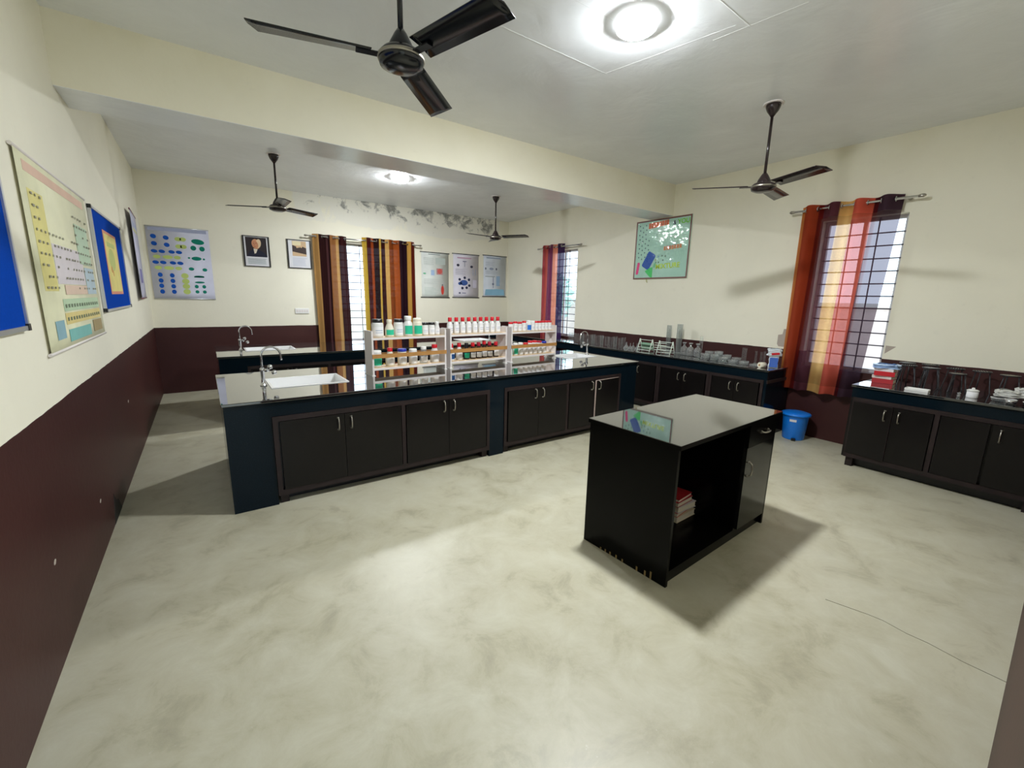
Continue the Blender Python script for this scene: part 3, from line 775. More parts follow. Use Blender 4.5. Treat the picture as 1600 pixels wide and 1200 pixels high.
for i, (fx, r_, h, cr, ch, kd, bm_, cm_, lm_, d_) in enumerate(L1):
    bottle('reagent_bottle', '%s on left rack top shelf, %s' % (d_, ordl(i, 8)), on_rack(0, fx, .10, ZS1), r_, h, cr, ch, kd, bm_, cm_, lm_, 'bottles on the left rack top shelf', lm_ is M_LBL)
L2 = [(.10,.050,.165,.046,.026,'jar',M_CLEARP,M_WHITE,M_GREEN,'jar with white lid and green label'),
      (.27,.046,.185,.026,.034,'cone',M_CREAMP,M_RED,M_LBL,'red-capped cream bottle'),
      (.43,.048,.168,.046,.026,'jar',M_CREAMP,M_BLUEC,M_LBL,'cream jar with blue lid'),
      (.58,.046,.160,.040,.024,'jar',M_CLEARP,M_WHITE,M_LBL,'plain white jar with printed label'),
      (.73,.044,.178,.030,.030,'cone',M_FROST,M_WHITE,M_LBL,'cloudy glass bottle with white top'),
      (.89,.050,.195,.030,.036,'cone',M_CLEARP,M_RED,M_LBL,'white bottle with red cap')]
for i, (fx, r_, h, cr, ch, kd, bm_, cm_, lm_, d_) in enumerate(L2):
    bottle('reagent_bottle', '%s on left rack lower shelf, %s' % (d_, ordl(i, 6)), on_rack(0, fx, .10, ZS2), r_, h, cr, ch, kd, bm_, cm_, lm_, 'bottles on the left rack lower shelf', False)
for i in range(9):
    bottle('reagent_bottle', 'white bottle with red cap, middle rack top shelf, %s' % ordl(i, 9), on_rack(1, .07+.105*i, .10, ZS1), .034, .185, .021, .044, 'narrow', M_CLEARP, M_RED, M_LBL, 'nine red-capped bottles on the middle rack')
L3 = [(.09,M_CLEARP,M_RED,M_BLUEL,'white bottle with red cap and blue label','cone',.19), (.22,M_CLEARP,M_RED,M_LBL,'white bottle with red cap','cone',.195), (.345,M_BLACK,M_BLACK,M_GREEN,'black bottle with green label','cone',.19),
      (.455,M_AMBER,M_RED,M_LBL,'dark amber bottle with red cap','cone',.19), (.56,M_AMBER,M_PINKC,M_LBL,'dark amber bottle with crimson cap','cone',.19), (.66,M_AMBER,M_RED,M_LBL,'slightly taller amber bottle with red cap','cone',.205),
      (.76,M_AMBER,M_PINKC,M_LBL,'amber bottle with crimson cap','cone',.19), (.88,M_AMBER,M_RED,M_LBL,'amber bottle with thin red cap','narrow',.185)]
for i, (fx, bm_, cm_, lm_, d_, kd, h) in enumerate(L3):
    bottle('reagent_bottle', '%s, middle rack lower shelf, %s' % (d_, ordl(i, 8)), on_rack(1, fx, .10, ZS2), .039, h, .022, .042, kd, bm_, cm_, lm_, 'bottles on the middle rack lower shelf', False)
L4 = [(.07,M_RED,.118),(.165,M_RED,.124),(.26,M_RED,.118),(.355,M_RED,.128),(.455,M_WHITE,.132),(.545,M_WHITE,.126),(.625,M_RED,.124),(.70,M_RED,.124),(.777,M_RED,.126),(.855,M_RED,.126),(.932,M_RED,.126)]
for i, (fx, cm_, h) in enumerate(L4):
    bl = i == 4
    bottle('reagent_jar', '%s, right rack top shelf, %s' % ('white-lidded jar with blue square label' if bl else ('white jar with white lid' if cm_ is M_WHITE else 'small white jar with flat red lid'), ordl(i, 11)),
           on_rack(2, fx, .09, ZS1), .036 if bl else .029, h, .027, .022, 'jar', M_CLEARP, cm_, M_BLUEL if bl else M_LBL, 'jars on the right rack top shelf', not bl)
L5 = [(.07,M_WHITE,M_GREEN,.15,'jar with white lid and green label'),(.18,M_WHITE,M_GREEN,.153,'white-lidded jar with green label'),(.29,M_WHITE,M_LBL,.155,'white-lidded jar'),(.40,M_RED,M_LBL,.15,'white jar with red lid'),
      (.50,M_RED,M_LBL,.172,'taller white jar with red lid'),(.60,M_RED,M_LBL,.172,'tall white jar with red cap'),(.71,M_PINKC,M_LBL,.165,'white jar with crimson lid'),(.82,M_BLUEC,M_LBL,.155,'white jar with dark blue lid')]
for i, (fx, cm_, lm_, h, d_) in enumerate(L5):
    bottle('reagent_jar', '%s, right rack lower shelf, %s' % (d_, ordl(i, 8)), on_rack(2, fx, .09, ZS2), .036, h, .031, .024, 'jar', M_CLEARP, cm_, lm_, 'jars on the right rack lower shelf', False)
# ================================================================== GLASSWARE ON THE RIGHT-WALL COUNTER
def glass_thing(name, label, cat, loc, prof, group=None, mat=None, base=None, rotz=0):
    root = thing(name, label, cat, loc, rotz, group)
    obj('vessel', MB().shell(prof, 14), mat or M_GLASS, root)
    if base: obj('foot', MB().lathe(base, 14), mat or M_GLASS, root)
    return root
def cylinder_prof(r_, h): return [(.001, .004), (r_, .005), (r_, h-.006), (r_*1.12, h)]
# row of beakers and tall glasses near the far sink
bp = glass_thing('glass_beaker', 'clear glass beaker in the long row on the right-wall counter by the far window', 'beaker', (6.45, 6.15, ZT), [(.001, .003), (.028, .004), (.032, .012), (.032, .150), (.037, .156)], 'beakers in the row by the far window')
for k in range(1, 13): dup(bp, (6.44+rnd.uniform(-.008,.008), 6.15-.104*k, ZT))
for k in (1, 4, 6, 9, 11): dup(bp, (6.60+rnd.uniform(-.008,.008), 6.10-.104*k, ZT))
fp = glass_thing('glass_funnel', 'small glass funnel lying mouth-down between beakers and test tube stands', 'funnel', (6.40, 4.74, ZT), [(.045, .001), (.040, .010), (.012, .050), (.006, .055), (.005, .10)], 'glass funnels on the right-wall counter', M_FROST)
for k, (x, y) in enumerate(((6.47, 4.78), (6.38, 4.63), (6.49, 4.66), (6.44, 4.54), (6.55, 4.60))): dup(fp, (x, y, ZT))
# white A-frame test tube stands
M_MINT = simple('pale_green_plastic', (226, 236, 224), .4)
def tube_stand(label, loc, w, h, pegs):
    root = thing('test_tube_stand', label, 'test tube stand', loc, R(-90), 'white test tube stands')
    for x in (0, w):
        mb = MB(); mb.tube([(x, -.062, 0), (x, -.004, h)], .0075, 6); mb.tube([(x, .062, 0), (x, .004, h)], .0075, 6); mb.tube([(x, -.044, h*.32), (x, .044, h*.32)], .005, 6); mb.tube([(x, -.028, h*.58), (x, .028, h*.58)], .005, 6)
        obj('end_frame', mb, M_MINT, root)
        obj('knob', MB().lathe([(.001, 0), (.011, .004), (.011, .014), (.001, .02)], 10, x, 0, h-.008), M_MINT, root)
    for (y, z) in ((-.004, h*.97), (-.056, .022), (.056, .022), (0, h*.58), (0, h*.32)):
        obj('cross_bar', MB().tube([(0, y, z), (w, y, z)], .0045, 6), M_MINT, root)
    obj('tube_shelf', MB().box(.004, w-.004, -.028, .028, h*.58, h*.58+.005), M_MINT if pegs else simple('sea_green_panel', (140, 178, 152), .5), root)
    if not pegs: obj('back_board', MB().box(.006, w-.006, .034, .037, .03, h*.72), MATS['sea_green_panel'], root)
    for k in range(pegs):
        zz = h*(.26+.19*(k % 4)); xx = -.012
        obj('peg', MB().tube([(-.075, -.02+.02*(k//4), zz), (w*.55, -.02+.02*(k//4), zz+.006)], .0045, 6), M_MINT, root)
    return root
tube_stand('white A-frame test tube stand with green board, on the right-wall counter', (6.38, 4.44, ZT), .235, .185, 0)
tube_stand('white A-frame test tube stand crossed by white pegs, on the right-wall counter', (6.36, 4.06, ZT), .235, .185, 8)
def mcyl(label, loc, r_, h, group='measuring cylinders on the right-wall counter', mat=None):
    return glass_thing('measuring_cylinder', label, 'measuring cylinder', loc, cylinder_prof(r_, h), group, mat, [(r_*1.9, 0), (r_*1.9, .006), (r_*1.1, .012)])
mcyl('tall frosted measuring cylinder behind the pegged stand, left one', (6.64, 4.10, ZT), .036, .42, mat=M_FROST)
mcyl('tallest frosted measuring cylinder behind the pegged stand, right one', (6.62, 3.90, ZT), .042, .45, mat=M_FROST)
mcyl('tall thin measuring cylinder right of the glass reagent bottles', (6.42, 3.41, ZT), .022, .31)
rp = [(.001, .003), (.045, .004), (.048, .012), (.048, .095), (.040, .118), (.015, .140), (.014, .158), (.024, .166), (.030, .188)]
for i, (y, d_) in enumerate(((3.735, 'first of three, half hidden by the pegged stand'), (3.63, 'middle of three'), (3.515, 'rightmost of three'))):
    r_ = glass_thing('reagent_flask', 'cloudy glass reagent bottle on right-wall counter, %s' % d_, 'bottle', (6.52, y, ZT), rp[:-2], 'cloudy glass reagent bottles', M_FROST)
    obj('stopper', MB().lathe([(.013, .150), (.014, .165), (.030, .186), (.030, .190)], 14), M_FROST, r_)
# stacks of shallow glass dishes
pdm = [(.001, .001), (.055, .001), (.057, .004), (.057, .020)]
pd = glass_thing('glass_dish', 'shallow glass dish in the pile left of the small measuring cylinders', 'dish', (6.37, 3.30, ZT), pdm, 'pile of shallow glass dishes', M_FROST)
for i, (x, y, n) in enumerate(((6.37, 3.30, 4), (6.50, 3.32, 5), (6.39, 3.17, 4), (6.52, 3.19, 5), (6.37, 3.04, 3), (6.50, 3.06, 4), (6.63, 3.25, 5), (6.38, 2.91, 2), (6.51, 2.93, 3), (6.40, 2.77, 2), (6.40, 2.64, 1))):
    for k in range(n):
        if i == 0 and k == 0: continue
        dup(pd, (x+rnd.uniform(-.004,.004), y+rnd.uniform(-.004,.004), ZT+k*.0215))
for i, (y, h, x) in enumerate(((2.865, .20, 6.54), (2.765, .21, 6.40), (2.705, .17, 6.56), (2.62, .17, 6.52), (2.555, .19, 6.46))):
    mcyl('small glass measuring cylinder at the near end of the counter, %s' % ordl(i, 5), (x, y, ZT), .013, h, 'small measuring cylinders at the counter end')
pr_ = thing('paper_roll', 'cream roll lying beside the white packet at the near counter end', 'roll', (6.30, 2.50, ZT+.034), R(-20))
q = MB().lathe([(.034, -.04), (.034, .04)], 20); q.xf(Matrix.Rotation(R(90), 4, 'Y')); obj('roll_body', q, M_CREAMP, pr_)
q = MB().lathe([(.012, -.042), (.012, .042)], 14); q.xf(Matrix.Rotation(R(90), 4, 'Y')); obj('core', q, M_BAR, pr_)
def crumple(w, d, h, seed, n=16, flare=.0):
    rr = random.Random(seed); mb = MB(); rows = 10
    for j in range(rows+1):
        t = j/rows
        for i in range(n):
            a_ = 2*math.pi*i/n; k = 1+rr.uniform(-.16,.16)
            sc = (1-.25*math.sin(t*math.pi)*.3+flare*t)*k
            if j == rows: sc *= .75
            mb.v.append((w/2*math.copysign(abs(math.cos(a_))**.6, math.cos(a_))*sc, d/2*math.copysign(abs(math.sin(a_))**.6, math.sin(a_))*sc, h*t*(1+(rr.uniform(-.10,.10) if j else 0))))
    for j in range(rows):
        for i in range(n):
            k = (i+1) % n; mb.f.append((j*n+i, j*n+k, (j+1)*n+k, (j+1)*n+i)); mb.sm.append(False)
    mb.f.append(tuple(reversed(range(n)))); mb.sm.append(False)
    return mb
bag = thing('plastic_packet', 'crumpled white packet with blue side and red mark at the counter end', 'packet', (6.42, 2.425, ZT), R(-60))
obj('bag_body', crumple(.10, .05, .22, 4, flare=.1), simple('white_film', (212, 220, 226), .25, var=.1, vscale=30), bag)
obj('bag_top', crumple(.16, .08, .085, 6).xf(Matrix.Translation((0, 0, .155))), MATS['white_film'], bag)
obj('blue_side', MB().box(-.045, .045, -.034, -.030, .01, .13), simple('blue_print', (70, 110, 200), .4), bag)
obj('red_mark', MB().box(-.01, .075, -.052, -.046, .165, .190).xf(Matrix.Rotation(R(-8), 4, 'Y')), M_RED, bag)

# ================================================================== THINGS ON THE NEAR COUNTER
z = ZT+.001
for (lab, c, L, Wd, t, rz) in (('thick red book at the bottom of the stack by the orange curtain', (170, 40, 48), .22, .16, .045, 3),
                               ('white book in the middle of the stack by the orange curtain', (214, 206, 200), .21, .15, .03, -5),
                               ('red book third from the bottom in the stack by the orange curtain', (196, 34, 44), .215, .155, .045, 4),
                               ('white book under the plastic bag by the orange curtain', (226, 222, 224), .21, .15, .028, -2)):
    book('book', lab, c, (6.505, 1.245, z), R(90+rz), L*.78, Wd, t, 'books stacked by the orange curtain'); z += t+.001
pb = thing('plastic_bag', 'pale blue plastic bag draped on top of the book stack', 'bag', (6.44, 1.335, z), R(10))
obj('bag_body', crumple(.20, .22, .045, 11, 20), simple('pale_blue_film', (190, 214, 246), .2, var=.08, vscale=20), pb)
def tripod(name, label, loc, h, r_, rotz):
    root = thing(name, label, 'tripod stand', loc, rotz, 'metal tripod stands on the near counter')
    for k in range(3):
        a_ = 2*math.pi*k/3
        obj('leg', MB().tube([(r_*.62*math.cos(a_), r_*.62*math.sin(a_), h-.004), (r_*.95*math.cos(a_), r_*.95*math.sin(a_), .006), (r_*1.02*math.cos(a_), r_*1.02*math.sin(a_), 0)], .0055, 6), M_DARKSTEEL, root)
    ring = MB(); n = 24
    ring.tube([(r_*.72*math.cos(2*math.pi*k/n), r_*.72*math.sin(2*math.pi*k/n), h) for k in range(n+1)], .006, 6, False)
    obj('top_ring', ring, M_DARKSTEEL, root)
    g = MB()
    for k in range(5):
        yy = r_*(-.4+.2*k); xx = math.sqrt(max(0, (r_*.72)**2-yy*yy)); g.tube([(-xx, yy, h+.002), (xx, yy, h+.002)], .002, 4)
    obj('gauze', g, M_STEEL, root)
    return root
i = 0
for (x, y, h, r_, rz) in ((6.43, 1.155, .205, .08, .2), (6.62, 1.21, .21, .085, 1.0), (6.60, 1.03, .215, .085, .5), (6.40, .985, .205, .085, .9), (6.62, .85, .20, .085, .1), (6.42, .80, .175, .08, .6), (6.61, .67, .20, .085, .3), (6.60, .49, .19, .085, .8)):
    tripod('tripod_stand', 'iron tripod stand on the near right counter, %s' % ('%s along from the books' % ORD[i]), (x, y, ZT), h, r_, rz); i += 1
tr = thing('tray', 'flat white tray lying in front of the tripod stands', 'tray', (6.12, 1.095, ZT), R(-90))
bevel(obj('tray_body', slab_with_holes(0, .17, 0, .09, .004, .022, [(.008, .162, .008, .082)]), M_WHITE, tr), .002, 1)
obj('tray_floor', MB().box(.002, .168, .002, .088, 0, .005), M_WHITE, tr)
jr = thing('lidded_jar', 'small white lidded jar beside the plastic-wrapped dishes', 'jar', (6.20, .652, ZT))
obj('body', MB().lathe([(.036, 0), (.038, .004), (.038, .062)], 20), M_LBL, jr)
obj('lid', MB().lathe([(.041, .060), (.041, .068), (.030, .074), (.012, .077), (.010, .090), (.001, .092)], 20), M_WHITE, jr)
gs = thing('glass_stopper', 'tiny glass stopper left of the white lidded jar', 'stopper', (6.13, .725, ZT))
obj('stopper_body', MB().lathe([(.010, 0), (.012, .018), (.006, .024), (.014, .036), (.001, .044)], 12), M_FROST, gs)
for lab, x, y, r_, h in (('shallow clear dish left of the steel pot at the right edge', 6.20, .49, .050, .032), ('small chrome pot under the plastic wrap', 6.12, .415, .036, .040), ('dark pot with white rim at the right edge', 6.13, .30, .050, .036), ('glass dish at the far right edge of the counter', 6.16, .17, .050, .036)):
    t_ = thing('evaporating_dish', lab, 'dish', (x, y, ZT), 0, 'dishes under the plastic wrap')
    mt = {'shallow': M_GLASS, 'small': M_CHROME, 'dark': M_BLACK, 'glass': M_GLASS}[lab.split()[0]]
    obj('bowl', MB().lathe([(r_*.7, 0), (r_*.9, h*.3), (r_, h), (r_*.94, h), (r_*.82, h*.35), (.001, .005)], 20), mt, t_)
    obj('rim', MB().tube([(r_*.98*math.cos(2*math.pi*k/20), r_*.98*math.sin(2*math.pi*k/20), h) for k in range(21)], .003, 6, False), M_WHITE, t_)
wrap = thing('plastic_wrap', 'crumpled clear plastic wrap heaped on the dishes at the right edge', 'plastic wrap', (6.26, .33, ZT+.045), R(-90))
for k, (x, y, w_, d_, h_) in enumerate(((-.12, .0, .16, .13, .055), (.0, .03, .18, .15, .085), (.12, .02, .16, .14, .07))):
    obj('wrap_fold', crumple(w_, d_, h_, 20+k, 18).xf(Matrix.Translation((x, y, 0))), simple('cloudy_film', (205, 205, 200), .2, var=.12, vscale=40), wrap)

# ================================================================== WALL CHARTS, BOARDS, PORTRAITS
def wall_thing(name, label, cat, side, a, z, group=None):
    """lower-left corner as one faces it; a = coordinate along the wall"""
    if side == 'back': return thing(name, label, cat, (a, D-.002, z), 0, group)
    if side == 'left': return thing(name, label, cat, (.002, a, z), R(90), group)
    return thing(name, label, cat, (W-.002, a, z), R(-90), group)
def chart(label, side, a, z, w, h, paper, rods=None, rod_mat=None, group=None, lean=0.0):
    root = wall_thing('wall_chart', label, 'chart', side, a, z, group)
    mb = MB(); n = 12
    for i in range(n+1):
        for j in range(2):
            zz = h*i/n; mb.v.append((w*j, -.010, zz))
    for i in range(n): q = 2*i; mb.f.append((q, q+1, q+3, q+2)); mb.sm.append(True)
    o = obj('sheet', mb, paper, root); md = o.modifiers.new('thickness', 'SOLIDIFY'); md.thickness = .001; md.offset = 1
    if rods:
        for zz in (0, h): obj('rod', MB().tube([(-rods, -.008, zz), (w+rods, -.008, zz)], .009, 8), rod_mat or M_BLACK, root)
    return root
INK = {}
def ink(c):
    return simple('ink_%d_%d_%d' % c, c, .55, var=.05, spec=.2)
YP = -.0112
def printed(root, shapes):
    """shapes: list of (colour, fn(mb)) -> one flat print per colour"""
    by = {}
    for c, fn in shapes: by.setdefault(c, []).append(fn)
    for k, (c, fns) in enumerate(by.items()):
        mb = MB()
        for fn in fns: fn(mb)
        mb.v = [(x_, y_-.00025*k, z_) for x_, y_, z_ in mb.v]
        obj('print', mb, ink(c), root)['kind'] = 'stuff'
def E_(cx, cz, a, b_, rot=0): return lambda mb: mb.ell(cx, cz, a, b_, rot, YP)
def Q_(x0, x1, z0, z1): return lambda mb: mb.rect(x0, x1, z0, z1, YP)
def PZ(pts): return lambda mb: mb.poly(pts, YP)
def lines(x0, x1, z0, z1, n, c, jag=.15, seed=1, th=.35):
    rr = random.Random(seed); out = []
    for i in range(n):
        zz = z0+(z1-z0)*(i+.5)/n; hh = (z1-z0)/n*th/2
        out.append((c, Q_(x0, x1-(x1-x0)*rr.uniform(0, jag), zz-hh, zz+hh)))
    return out
# blue and green shapes chart in the back left corner
cb = chart('white wall chart of blue, green and lime orbital shapes in the back left corner', 'back', .06, 1.53, .79, 1.09, simple('chart_lilac', (206, 208, 226), .5), .004, M_ALU)
BL, LI, GRN = (14, 82, 178), (190, 208, 120), (8, 126, 106)
def cz(y): return 1.09*(1-(y-40)/1100.0)
def cx(x, y): return .79*((x-(60+(y-40)*.13))/(985.0-0*(y)))
sh = [((170, 176, 204), Q_(.03, .76, 1.03, 1.08))]
for (x, y) in ((185,190),(375,200),(198,298),(390,308)): sh.append((BL, E_(cx(x,y), cz(y), .036, .032, -20)))
for y in (412, 580):
    for x in (200, 315, 465, 580): sh.append((BL, E_(cx(x+(y-412)*.13,y), cz(y), .040, .026, -6)))
for (x, y) in ((290,770),(303,860),(312,940),(325,1030),(475,775),(485,860),(497,945),(508,1030)): sh.append((BL, E_(cx(x,y), cz(y), .030, .034)))
for (x, y) in ((600,210),(612,322)): sh += [(LI, E_(cx(x-38,y), cz(y), .042, .032)), (LI, E_(cx(x+38,y), cz(y), .042, .032))]
for y in (495, 662):
    for x, a_ in ((240, .046), (405, .064), (555, .044)): sh.append((LI, E_(cx(x+(y-495)*.13,y), cz(y), a_, .028)))
for (x, y) in ((675,775),(690,860),(700,940),(712,1025)): sh.append((LI, E_(cx(x,y), cz(y), .048, .042)))
sh += [(GRN, E_(cx(878,232), cz(232), .085, .042, -6)), (GRN, E_(cx(808,332), cz(332), .038, .038)), (GRN, E_(cx(950,338), cz(338), .036, .038)), (GRN, E_(cx(862,495), cz(495), .066, .030)),
       (GRN, E_(cx(740,490), cz(490), .016, .014)), (GRN, E_(cx(982,500), cz(500), .016, .014)), (GRN, E_(cx(780,662), cz(662), .036, .026)), (GRN, E_(cx(1000,668), cz(668), .032, .026)),
       (GRN, E_(cx(868,940), cz(940), .026, .028)), (GRN, E_(cx(880,1025), cz(1025), .026, .026)), (GRN, E_(cx(992,940), cz(940), .025, .028)), (GRN, E_(cx(1003,1025), cz(1025), .026, .026)),
       (GRN, Q_(cx(830,785)-.004, cx(990,785), cz(795), cz(775))), (GRN, E_(cx(910,780), cz(778), .066, .014)), (GRN, E_(cx(918,870), cz(872), .066, .016))]
printed(cb, sh)
# framed portraits
def portrait(label, a, z, w, h, shapes):
    root = wall_thing('framed_picture', label, 'picture', 'back', a, z, 'framed pictures on the back wall')
    f = .022
    for nm, bx in (('frame_stile', (0, f, 0, h)), ('frame_stile', (w-f, w, 0, h)), ('frame_rail', (f, w-f, 0, f*.6)), ('frame_rail', (f, w-f, h-f*.6, h))):
        obj(nm, MB().box(bx[0], bx[1], -.02, 0, bx[2], bx[3]), M_BLACK, root)
    obj('mount', MB().box(f, w-f, -.010, -.002, f*.6, h-f*.6), M_PAPER, root)
    printed(root, shapes)
SK, CO, DKB = (196, 142, 104), (40, 40, 58), (50, 44, 46)
portrait('framed portrait of a white-haired person in a dark coat', 1.312, 2.093, .40, .507,
    [(DKB, Q_(.045, .355, .165, .485)), ((36, 38, 54), lambda mb: mb.poly([(.055,.166),(.10,.25),(.165,.30),(.23,.285),(.30,.245),(.35,.20),(.353,.166)], YP-.001)),
     ((226, 216, 196), lambda mb: mb.poly([(.155,.30),(.215,.29),(.19,.225),(.165,.215)], YP-.002)),
     ((206, 150, 112), lambda mb: mb.ell(.195, .375, .062, .082, 10, YP-.003)), ((222, 196, 160), lambda mb: mb.ell(.232, .385, .040, .075, -8, YP-.0035)), ((198, 138, 104), lambda mb: mb.ell(.185, .365, .045, .066, 8, YP-.0045)),
     ((110, 70, 55), lambda mb: (mb.ell(.165, .385, .010, .004, 0, YP-.0055), mb.ell(.198, .388, .010, .004, 0, YP-.0055), mb.ell(.178, .330, .014, .003, 0, YP-.0055))), ((170, 112, 84), lambda mb: mb.poly([(.176,.380),(.166,.352),(.180,.350)], YP-.0055))]
    + lines(.06, .34, .04, .14, 6, (150, 165, 165), .1, 3))
portrait('framed picture with a small photograph of two seated people and a caption', 1.985, 2.10, .395, .50,
    [((206, 176, 140), Q_(.085, .315, .215, .475)), ((70, 58, 56), lambda mb: mb.poly([(.086,.29),(.315,.25),(.315,.36),(.25,.385),(.19,.36),(.10,.40),(.086,.40)], YP-.001)),
     ((226, 214, 176), lambda mb: mb.rect(.09, .23, .40, .47, YP-.001)), ((214, 180, 140), lambda mb: (mb.ell(.165, .375, .014, .022, 0, YP-.002), mb.ell(.235, .385, .016, .024, 0, YP-.002)))]
    + lines(.08, .32, .04, .19, 7, (190, 195, 212), .15, 5))
# three charts right of the back window
M_PW = simple('chart_white', (214, 218, 212), .5); M_PL = simple('chart_pale_lilac', (214, 210, 220), .5); M_PB = simple('chart_pale_blue', (206, 212, 222), .5)
w1 = chart('pale chart with red cell and red flask drawings beside the rust curtain', 'back', 4.54, 1.63, .64, .945, M_PW, .025, M_BLACK, 'three small charts on the back wall')
printed(w1, [((190,140,140), Q_(.35,.50,.49,.62)), ((206,96,88), E_(.43,.56,.055,.055)), ((172,196,228), Q_(.22,.30,.47,.58)), ((120,190,150), E_(.07,.50,.035,.018)), ((200,66,56), E_(.49,.16,.036,.10)), ((120,120,124), Q_(.475,.505,.25,.29)), ((190,200,194), Q_(.33,.56,.70,.84)), ((140,150,150), Q_(.16,.44,.90,.915))]
        + lines(.05,.30,.68,.84,8,(196,204,198),.2,7) + lines(.05,.55,.28,.40,6,(200,206,202),.4,8) + lines(.06,.4,.05,.22,7,(196,208,200),.4,9))
w2 = chart('pale lilac chart with a ring of dark shapes round a blue blob, middle of three', 'back', 5.30, 1.64, .65, .955, M_PL, .025, M_BLACK, 'three small charts on the back wall')
s2 = [((66,94,160), E_(.27,.33,.10,.062)), ((66,94,160), E_(.17,.31,.05,.035)), ((190,150,176), Q_(.10,.46,.86,.885)), ((96,96,130), Q_(.24,.34,.79,.805)), ((96,96,130), Q_(.285,.295,.68,.80))]
for (x, y) in ((.29,.44),(.16,.40),(.40,.40),(.41,.27),(.34,.22),(.23,.21)): s2.append(((48,52,80), E_(x, y, .032, .030)))
for (x, y) in ((.12,.71),(.47,.69)): s2.append(((54,54,74), E_(x, y, .036, .028)))
s2 += [((110,112,140), E_(.16,.10,.028,.018)), ((130,132,160), Q_(.22,.32,.09,.11)), ((196,190,206), Q_(.50,.60,.22,.40)), ((176,184,210), Q_(.50,.515,.50,.64)), ((176,184,210), Q_(.565,.58,.50,.64))]
printed(w2, s2 + lines(.05,.40,.50,.64,7,(198,196,210),.5,11))
w3 = chart('pale blue chart with a light blue band at the foot, beside the far corner', 'back', 6.09, 1.675, .63, .94, M_PB, .025, M_BLACK, 'three small charts on the back wall')
printed(w3, [((140,186,214), PZ([(.04,.03),(.60,.03),(.58,.17),(.36,.18),(.30,.17),(.06,.165)])), ((150,164,190), Q_(.08,.48,.875,.90)), ((90,98,120), E_(.06,.64,.018,.03)), ((90,98,120), E_(.36,.64,.020,.028)), ((150,160,184), E_(.22,.64,.06,.03)), ((150,176,206), Q_(.36,.46,.25,.48)), ((96,100,132), E_(.27,.29,.026,.026)), ((120,128,160), Q_(.265,.28,.20,.46)), ((150,160,160), Q_(.05,.32,.455,.47))]
        + lines(.05,.32,.70,.80,5,(184,192,208),.3,13) + lines(.05,.50,.52,.60,4,(188,196,208),.3,14))
# switch plate
sw = wall_thing('switch_plate', 'white electrical switch plate on the back wall below the framed picture', 'switch', 'back', 2.04, 1.29)
bevel(obj('plate', MB().box(0, .235, -.016, -.0, 0, .095), M_WHITE, sw), .003, 2)
for k in range(5): obj('switch_rocker', MB().box(.02+.042*k, .05+.042*k, -.021, -.016, .025, .07), M_LAMW, sw)

# --- left wall
def board(label, a, z, w, h):
    root = wall_thing('notice_board', label, 'notice board', 'left', a, z, 'blue felt notice boards')
    felt = simple('blue_felt', (0, 64, 168), .9, var=.06, vscale=80, spec=.05)
    obj('felt_panel', MB().box(.012, w-.012, -.014, -.001, .012, h-.012), felt, root)
    f = .02
    for nm, bx in (('frame_stile', (0, f, f, h-f)), ('frame_stile', (w-f, w, f, h-f)), ('frame_rail', (f, w-f, 0, f)), ('frame_rail', (f, w-f, h-f, h))):
        obj(nm, MB().box(bx[0], bx[1], -.022, 0, bx[2], bx[3]), M_ALU, root)
    for x in (0, w-f*1.3):
        for zz in (0, h-f*1.3): obj('corner_cap', MB().box(x-.002, x+f*1.3+.002, -.025, 0, zz-.002, zz+f*1.3+.002), M_BLACK, root)
    return root
board('blue notice board cut off by the left edge of the picture', 1.25, 1.468, 1.575, .84)
b2 = board('blue notice board with a yellow pinned sheet on the left wall', 4.80, 1.472, 1.54, .83)
psh = obj('pinned_sheet', MB().box(.42, 1.12, -.0165, -.0145, .14, .69), simple('salmon_border', (222, 150, 120), .7), b2)
obj('sheet_face', MB().box(.45, 1.09, -.0175, -.0165, .165, .665), simple('yellow_sheet', (226, 212, 130), .7, var=.1, vscale=5), psh)
mb = MB(); mb.ell(.62, .36, .035, .03, 0, -.0175); mb.ell(.68, .33, .02, .03, 20, -.0175); obj('sheet_drawing', mb, ink((206, 150, 84)), psh)
mb = MB(); mb.ell(.72, .45, .16, .10, 0, -.0175, .0005); mb.rect(.55, .95, .56, .60, -.0175); obj('sheet_drawing', mb, ink((190, 196, 120)), psh)
pt = chart('long yellow periodic table chart hanging on the left wall', 'left', 3.12, 1.318, 1.52, .99, simple('chart_cream', (232, 230, 196), .55, var=.05), .02, M_LAMW)
cell = []; WX, HZ = 1.52, .99
cell += [((224,190,170), Q_(.10, 1.42, .90, .95)), ((226,216,140), Q_(.10,.36,.32,.82)), ((220,212,216), Q_(.38,1.10,.36,.58)), ((190,212,186), Q_(1.02,1.40,.50,.76)), ((186,204,214), Q_(1.12,1.42,.30,.48)), ((190,214,180), Q_(.40,1.42,.205,.275)), ((226,208,140), Q_(.40,1.42,.13,.195)),
         ((128,190,184), Q_(.42,1.02,.03,.10)), ((168,150,110), Q_(1.12,1.42,.04,.12)), ((140,178,190), Q_(.16,.34,.06,.16)), ((226,200,180), Q_(.5,1.1,.30,.355))]
printed(pt, cell)
mb = MB()
for i in range(18):
    for j in range(9):
        if rnd.random() < .8 and not (j > 5 and 2 < i < 12):
            x = .12+i*.073; zz = .32+j*.058; mb.rect(x+.012, x+.03+rnd.uniform(0,.025), zz+.012, zz+.024, YP-.0042)
obj('print', mb, ink((150, 148, 130)), pt)['kind'] = 'stuff'
mb = MB()
for j in range(2):
    for i in range(14): mb.rect(.43+i*.07, .46+i*.07, .15+j*.075, .17+j*.075, YP-.0042)
obj('print', mb, ink((120, 134, 112)), pt)['kind'] = 'stuff'
